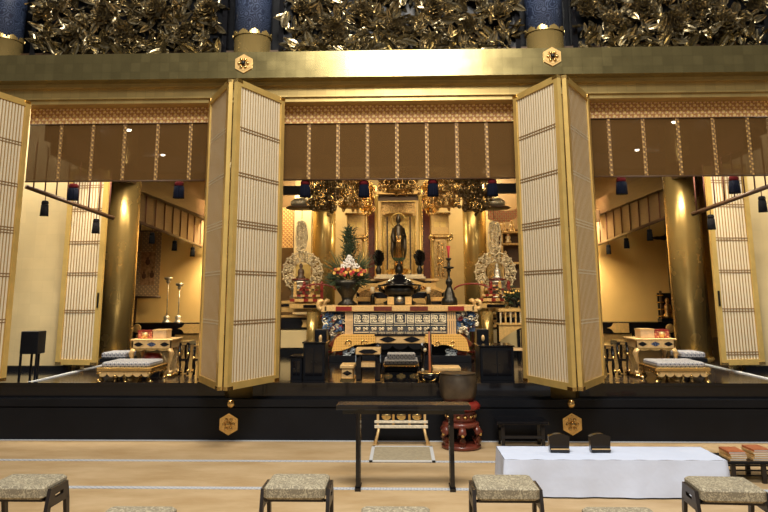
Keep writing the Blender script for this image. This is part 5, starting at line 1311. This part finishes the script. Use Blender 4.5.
# ---- hanging lanterns with brim and long pendants, wreaths with seated figures
for nm, s in CASES:
    pc = 302 if nm == 'left' else 494; y = 12.7; x = X(pc,y,220)
    zb_ = Z(209.5,y,pc)
    t = thing('hanging_lantern', 'round hat shaped gilt lantern with long pierced pendant on the %s side' % nm, 'lantern', (x,y,Z(250,y,pc)))
    m = MB(); m.lathe([(.27,.01),(.30,.025),(.26,.045),(.19,.05),(.10,.035),(.001,.03)],(x,y,zb_),28); m.build('brim', BROWN, t)
    m = MB(); m.lathe([(.18,.05),(.20,.09),(.19,.15),(.14,.19),(.04,.2)],(x,y,zb_),24); 
    cr_ = m.build('crown', SILVER, t)
    m = MB()
    for q in range(18): a = 2*PI*q/18; m.ring((0,0,0),.028,.007,10,4,Matrix.Translation((x+.20*math.cos(a),y+.20*math.sin(a),zb_+.115)) @ Matrix.Rotation(a+PI/2,4,'Z'))
    m.build('openwork_band', SILVC, cr_)
    m = MB(); m.cyl((x,y,zb_+.2),(x,y,4.44),.008,6); m.cyl((x,y,Z(219,y,pc)),(x,y,zb_),.006,6); m.build('cord', BLACKMET, t)
    zc = Z(236 if nm=='left' else 238,y,pc); hh = (Z(221,y,pc)-Z(251 if nm=='left' else 254,y,pc))/2; hw = .095 if nm=='left' else .11
    m = MB()
    pts = [(x+hw*math.cos(a)*(abs(math.cos(a))**-.3 if abs(math.cos(a))>.01 else 1), y, zc+hh*math.sin(a)) for a in [2*PI*k/28 for k in range(29)]]
    m.tube(pts,.014,6)
    for k in range(15):
        zz = zc-hh*.82+hh*1.64*k/14; m.spiral((x+(.04 if k%2 else -.04),y,zz),.008,.05,1.5,.017,k*1.1,1 if k%2 else -1,9)
    for k in range(5): m.sph((x,y,zc-hh*.7+hh*1.4*k/4),.024,8)
    m.sph((x,y,zc-hh-.03),.02,8); m.build('pierced_pendant', SILVC, t)
    # wreath
    pw = 302.5 if nm=='left' else 495.5; y = 12.75; x = X(pw,y,272); zw = Z(272,y,pw); R1 = .36; R0 = .17
    t = thing('halo_wreath', 'round pierced pale gilt wreath around the small seated figure on the %s' % nm, 'wreath', (x,y,zw-R1), 'pierced wreaths beside the altar')
    m = MB(); m.ring((x,y+.02,zw),R1-.015,.015,40); m.ring((x,y+.02,zw),R0+.015,.014,32); m.build('rims', SILVC, t)
    m = MB(); r_ = random.Random(8)
    for q in range(18):
        a = 2*PI*q/18
        for rr, sc2 in ((.305,.042),(.225,.034)): m.spiral((x+rr*math.cos(a+rr),y+.01,zw+rr*math.sin(a+rr)),.008,sc2*1.15,1.6,.016,a,1 if q%2 else -1,10)
        m.sph((x+.265*math.cos(a+.17),y,zw+.265*math.sin(a+.17)),.017,6); m.sph((x+R1*math.cos(a),y+.01,zw+R1*math.sin(a)),.022,6)
    m.build('pierced_scrolls', SILVC, t)
    m = MB(); m.box((x-.10,y+.0,zw-R1-.12),(x-.06,y+.05,zw-.2)); m.box((x+.06,y,zw-R1-.12),(x+.10,y+.05,zw-.2)); m.build('support_posts', SILVC, t)
    y = 12.55; zq = Z(293,y,pw)
    t = thing('seated_figure_shrine', 'small silvered pedestal with seated figure inside the %s wreath' % nm, 'statue', (x,y,zq-.10), 'seated figures in the wreaths')
    m = MB(); m.lathe([(.19,-.10),(.19,-.05),(.16,-.04),(.16,.04),(.18,.05),(.18,.08),(.13,.10),(.12,.16),(.14,.17),(.14,.20),(.10,.22)],(x,y,zq),12,1,.7); m.build('pedestal', SILVER, t)
    m = MB(); m.lathe([(.11,.21),(.15,.215),(.16,.235),(.11,.25)],(x,y,zq),20,1,.7); m.build('red_rim', REDB, t)
    m = MB(); m.lathe([(.08,.24),(.085,.27),(.05,.30),(.058,.35),(.05,.40),(.02,.42),(.032,.45),(.030,.48),(.008,.51)],(x,y,zq),16,1,.8); m.build('figure', SILVER if nm=='right' else BROWN, t)
    m = MB(); m.box((x-.14,y-.08,Z(300.5,12.42)+.003),(x+.14,y+.10,zq-.10)); m.build('stand_block', BLACKM, t)
    m = MB(); m.box((x-.13,y+.26,zq+.05),(x+.13,y+.28,zq+.50)); m.build('gold_backing', FRAME if nm=='left' else GOLDM, t)
    # bright panel strips behind
    y = 15.7; a_, b_ = (294,311) if nm == 'left' else (487,500)
    if nm == 'left':
        t = thing('bright_panel', 'tall bright cream gold strip panel behind the left lantern', 'panel', (X(302,y,240),y,FZ))
        m = MB(); m.box((X(a_,y,240),y,FZ),(X(b_,y,240),y+.04,Z(190,y))); m.build('panel', mat('bright cream gold', (.88,.74,.46), .5, .15), t)
        m = MB(); m.box((X(282,y,240),y-.1,Z(248,y,290)),(X(293.5,y,240),y-.06,Z(208,y,290))); o = m.build('brocade_hanging', BROC); tag(o,'brown brocade hanging at the far left of the sanctuary wall','hanging'); rebase(o,(X(288,y,240),y-.08,Z(248,y,290)))
# right: draped brown canopy, shelves with small figures
y = 14.6; t = thing('draped_cloth', 'brown red draped brocade cloth above the right shelf', 'drapery', (X(507,y,215),y,Z(222,y,507)))
m = MB(); top, bot = [], []
for i in range(25): u = i/24; px = 488+36*u; top.append((X(px,y,210),Z(206+5*math.sin(u*PI),y,500))); bot.append((X(px,y,210),Z(219-6*u+6*math.sin(u*PI),y,500)))
m.strip(top,bot,y,y+.05); m.build('cloth_swag', pattern('brown red brocade',(.42,.22,.10),(.50,.10,.06),(.60,.36,.16),.09), t)
y = 14.8; x0, x1 = X(501,y,240), X(524,y,240)
t = thing('offering_shelf', 'gilt shelf with small figures right of the right lantern pendant', 'shelf', ((x0+x1)/2,y+.2,FZ))
for py in (231,243,262,288): m = MB(); m.bbox((x0,y,Z(py+2,y,510)),(x1,y+.3,Z(py,y,510)),.005); m.build('shelf_board', GOLDC, t)
m = MB(); m.box((x0,y+.28,FZ),(x1,y+.31,Z(228,y,510))); m.build('back_board', BROWN, t)
for xx in (x0+.02,x1-.02): m = MB(); m.box((xx-.02,y,FZ),(xx+.02,y+.05,Z(228,y,510))); m.build('post', GOLDC, t)
f0 = None
for px, py, w in ((504,231,'upper board, left'),(513,231,'upper board, right'),(509,243,'middle board'),(506,262,'lower board')):
    xx = X(px,y,240); zz = Z(py,y,510)+.004
    if f0 is None:
        f0 = thing('small_figure', 'tiny gilt figure on the right offering shelf, ' + w, 'figurine', (xx,y+.12,zz), 'figures on the offering shelf')
        m = MB(); m.lathe([(.06,0),(.07,.03),(.04,.07),(.055,.11),(.045,.15),(.02,.165),(.03,.19),(.025,.22),(.005,.235)],(xx,y+.12,zz),12); m.build('body', SILVC, f0)
    else: copy_tree(f0,(xx,y+.12,zz),'tiny gilt figure on the right offering shelf, ' + w)
# small dark flower pot at far right
y = 12.0; x = X(514,y,300); t = thing('dark_bouquet', 'dark leafy bouquet with small orange blooms beside the right folded door', 'flowers', (x,y,Z(309,y)))
m = MB(); m.lathe([(.06,0),(.07,.03),(.04,.08),(.09,.14),(.08,.16)],(x,y,Z(309,11.6)+.01),14); m.build('pot', BLACKMET, t)
m = MB(); r_ = random.Random(5)
for k in range(200): c = Vector((x+r_.gauss(0,.09),y+r_.gauss(0,.05),Z(297,y)+r_.gauss(0,.06))); d = Vector((r_.uniform(-1,1),r_.uniform(-1,1),r_.uniform(-.3,1))).normalized(); m.cyl(c,c+d*.08,.012,4,.001)
m.build('dark_leaves', GREEN, t, kind='stuff')
for k in range(8): m = MB(); m.sph((x-.16+k*.045,y-.12,Z(292.5,y)+r_.uniform(-.02,.02)),.02,7); m.build('orange_bloom', YEL, t)
# ------------------------------------------------------------------ light
def area(name, loc, aim, size, power, col, size_y=None, spread=None):
    l = bpy.data.lights.new(name, 'AREA'); l.energy = power; l.color = col; l.size = size
    if size_y: l.shape = 'RECTANGLE'; l.size_y = size_y
    if spread: l.spread = R(spread)
    o = bpy.data.objects.new(name, l); COL.objects.link(o); o.location = loc
    o.rotation_euler = (Vector(aim)-Vector(loc)).to_track_quat('-Z','Y').to_euler(); return o
def point(name, loc, power, col, r=.08):
    l = bpy.data.lights.new(name, 'POINT'); l.energy = power; l.color = col; l.shadow_soft_size = r
    o = bpy.data.objects.new(name, l); COL.objects.link(o); o.location = loc; return o
area('hall_ceiling_light', (0.1, 3.4, 7.2), (0.1, 5.2, 0), 2.6, 420, (1, .93, .82), 1.6)
area('hall_rear_light', (0.15, -1.0, 7.4), (0.15, 8, 2.5), 2.4, 330, (1, .94, .84), 1.2)
area('sanctuary_light', (0, 8.9, 4.2), (0, 12.5, 1.3), 3.0, 58, (1, .80, .52), .5, spread=130)
area('sanctuary_light', (0, 13.0, 4.3), (0, 15.5, 1.6), 3.2, 36, (1, .80, .50), .5)
for sx in (-1, 1):
    area('side_bay_light', (sx*3.55, 15.7, 3.2), (sx*3.6, 16.7, 2.0), 1.3, 120, (1, .78, .46), .25)  # extra lamp added behind the inner blind to brighten the gold back panel
    area('side_bay_light', (sx*3.5, 14.6, 4.2), (sx*3.5, 16.6, 1.5), 1.0, 110, (1, .78, .46), .3, spread=95)
    area('sanctuary_side_fill', (sx*2.1, 15.3, 4.25), (sx*2.1, 15.75, 2.0),   .5, 50, (1, .82, .5), .25)  # added unseen lamps that brighten the cream panel and the right shelf
    area('side_bay_light', (sx*3.2, 8.9, 4.2), (sx*3.4, 10.4, .8), 1.6, 85, (1, .84, .6), .4, spread=120)
    area('aisle_light', (sx*5.6, 8.9, 4.2), (sx*5.6, 9.9, 1.6), 1.8, 60, (1, .9, .72), .3)
point('shrine_light', (0, 14.9, 2.9), 30, (1, .78, .42), .05)
w = bpy.data.worlds.new('world'); SC.world = w; w.use_nodes = True
w.node_tree.nodes['Background'].inputs[0].default_value = (1, .95, .88, 1); w.node_tree.nodes['Background'].inputs[1].default_value = .14
fixnormals()
v = SC.view_settings; v.view_transform = 'Standard'; v.look = 'None'; v.exposure = 0.3; v.gamma = 1; v.use_curve_mapping = False
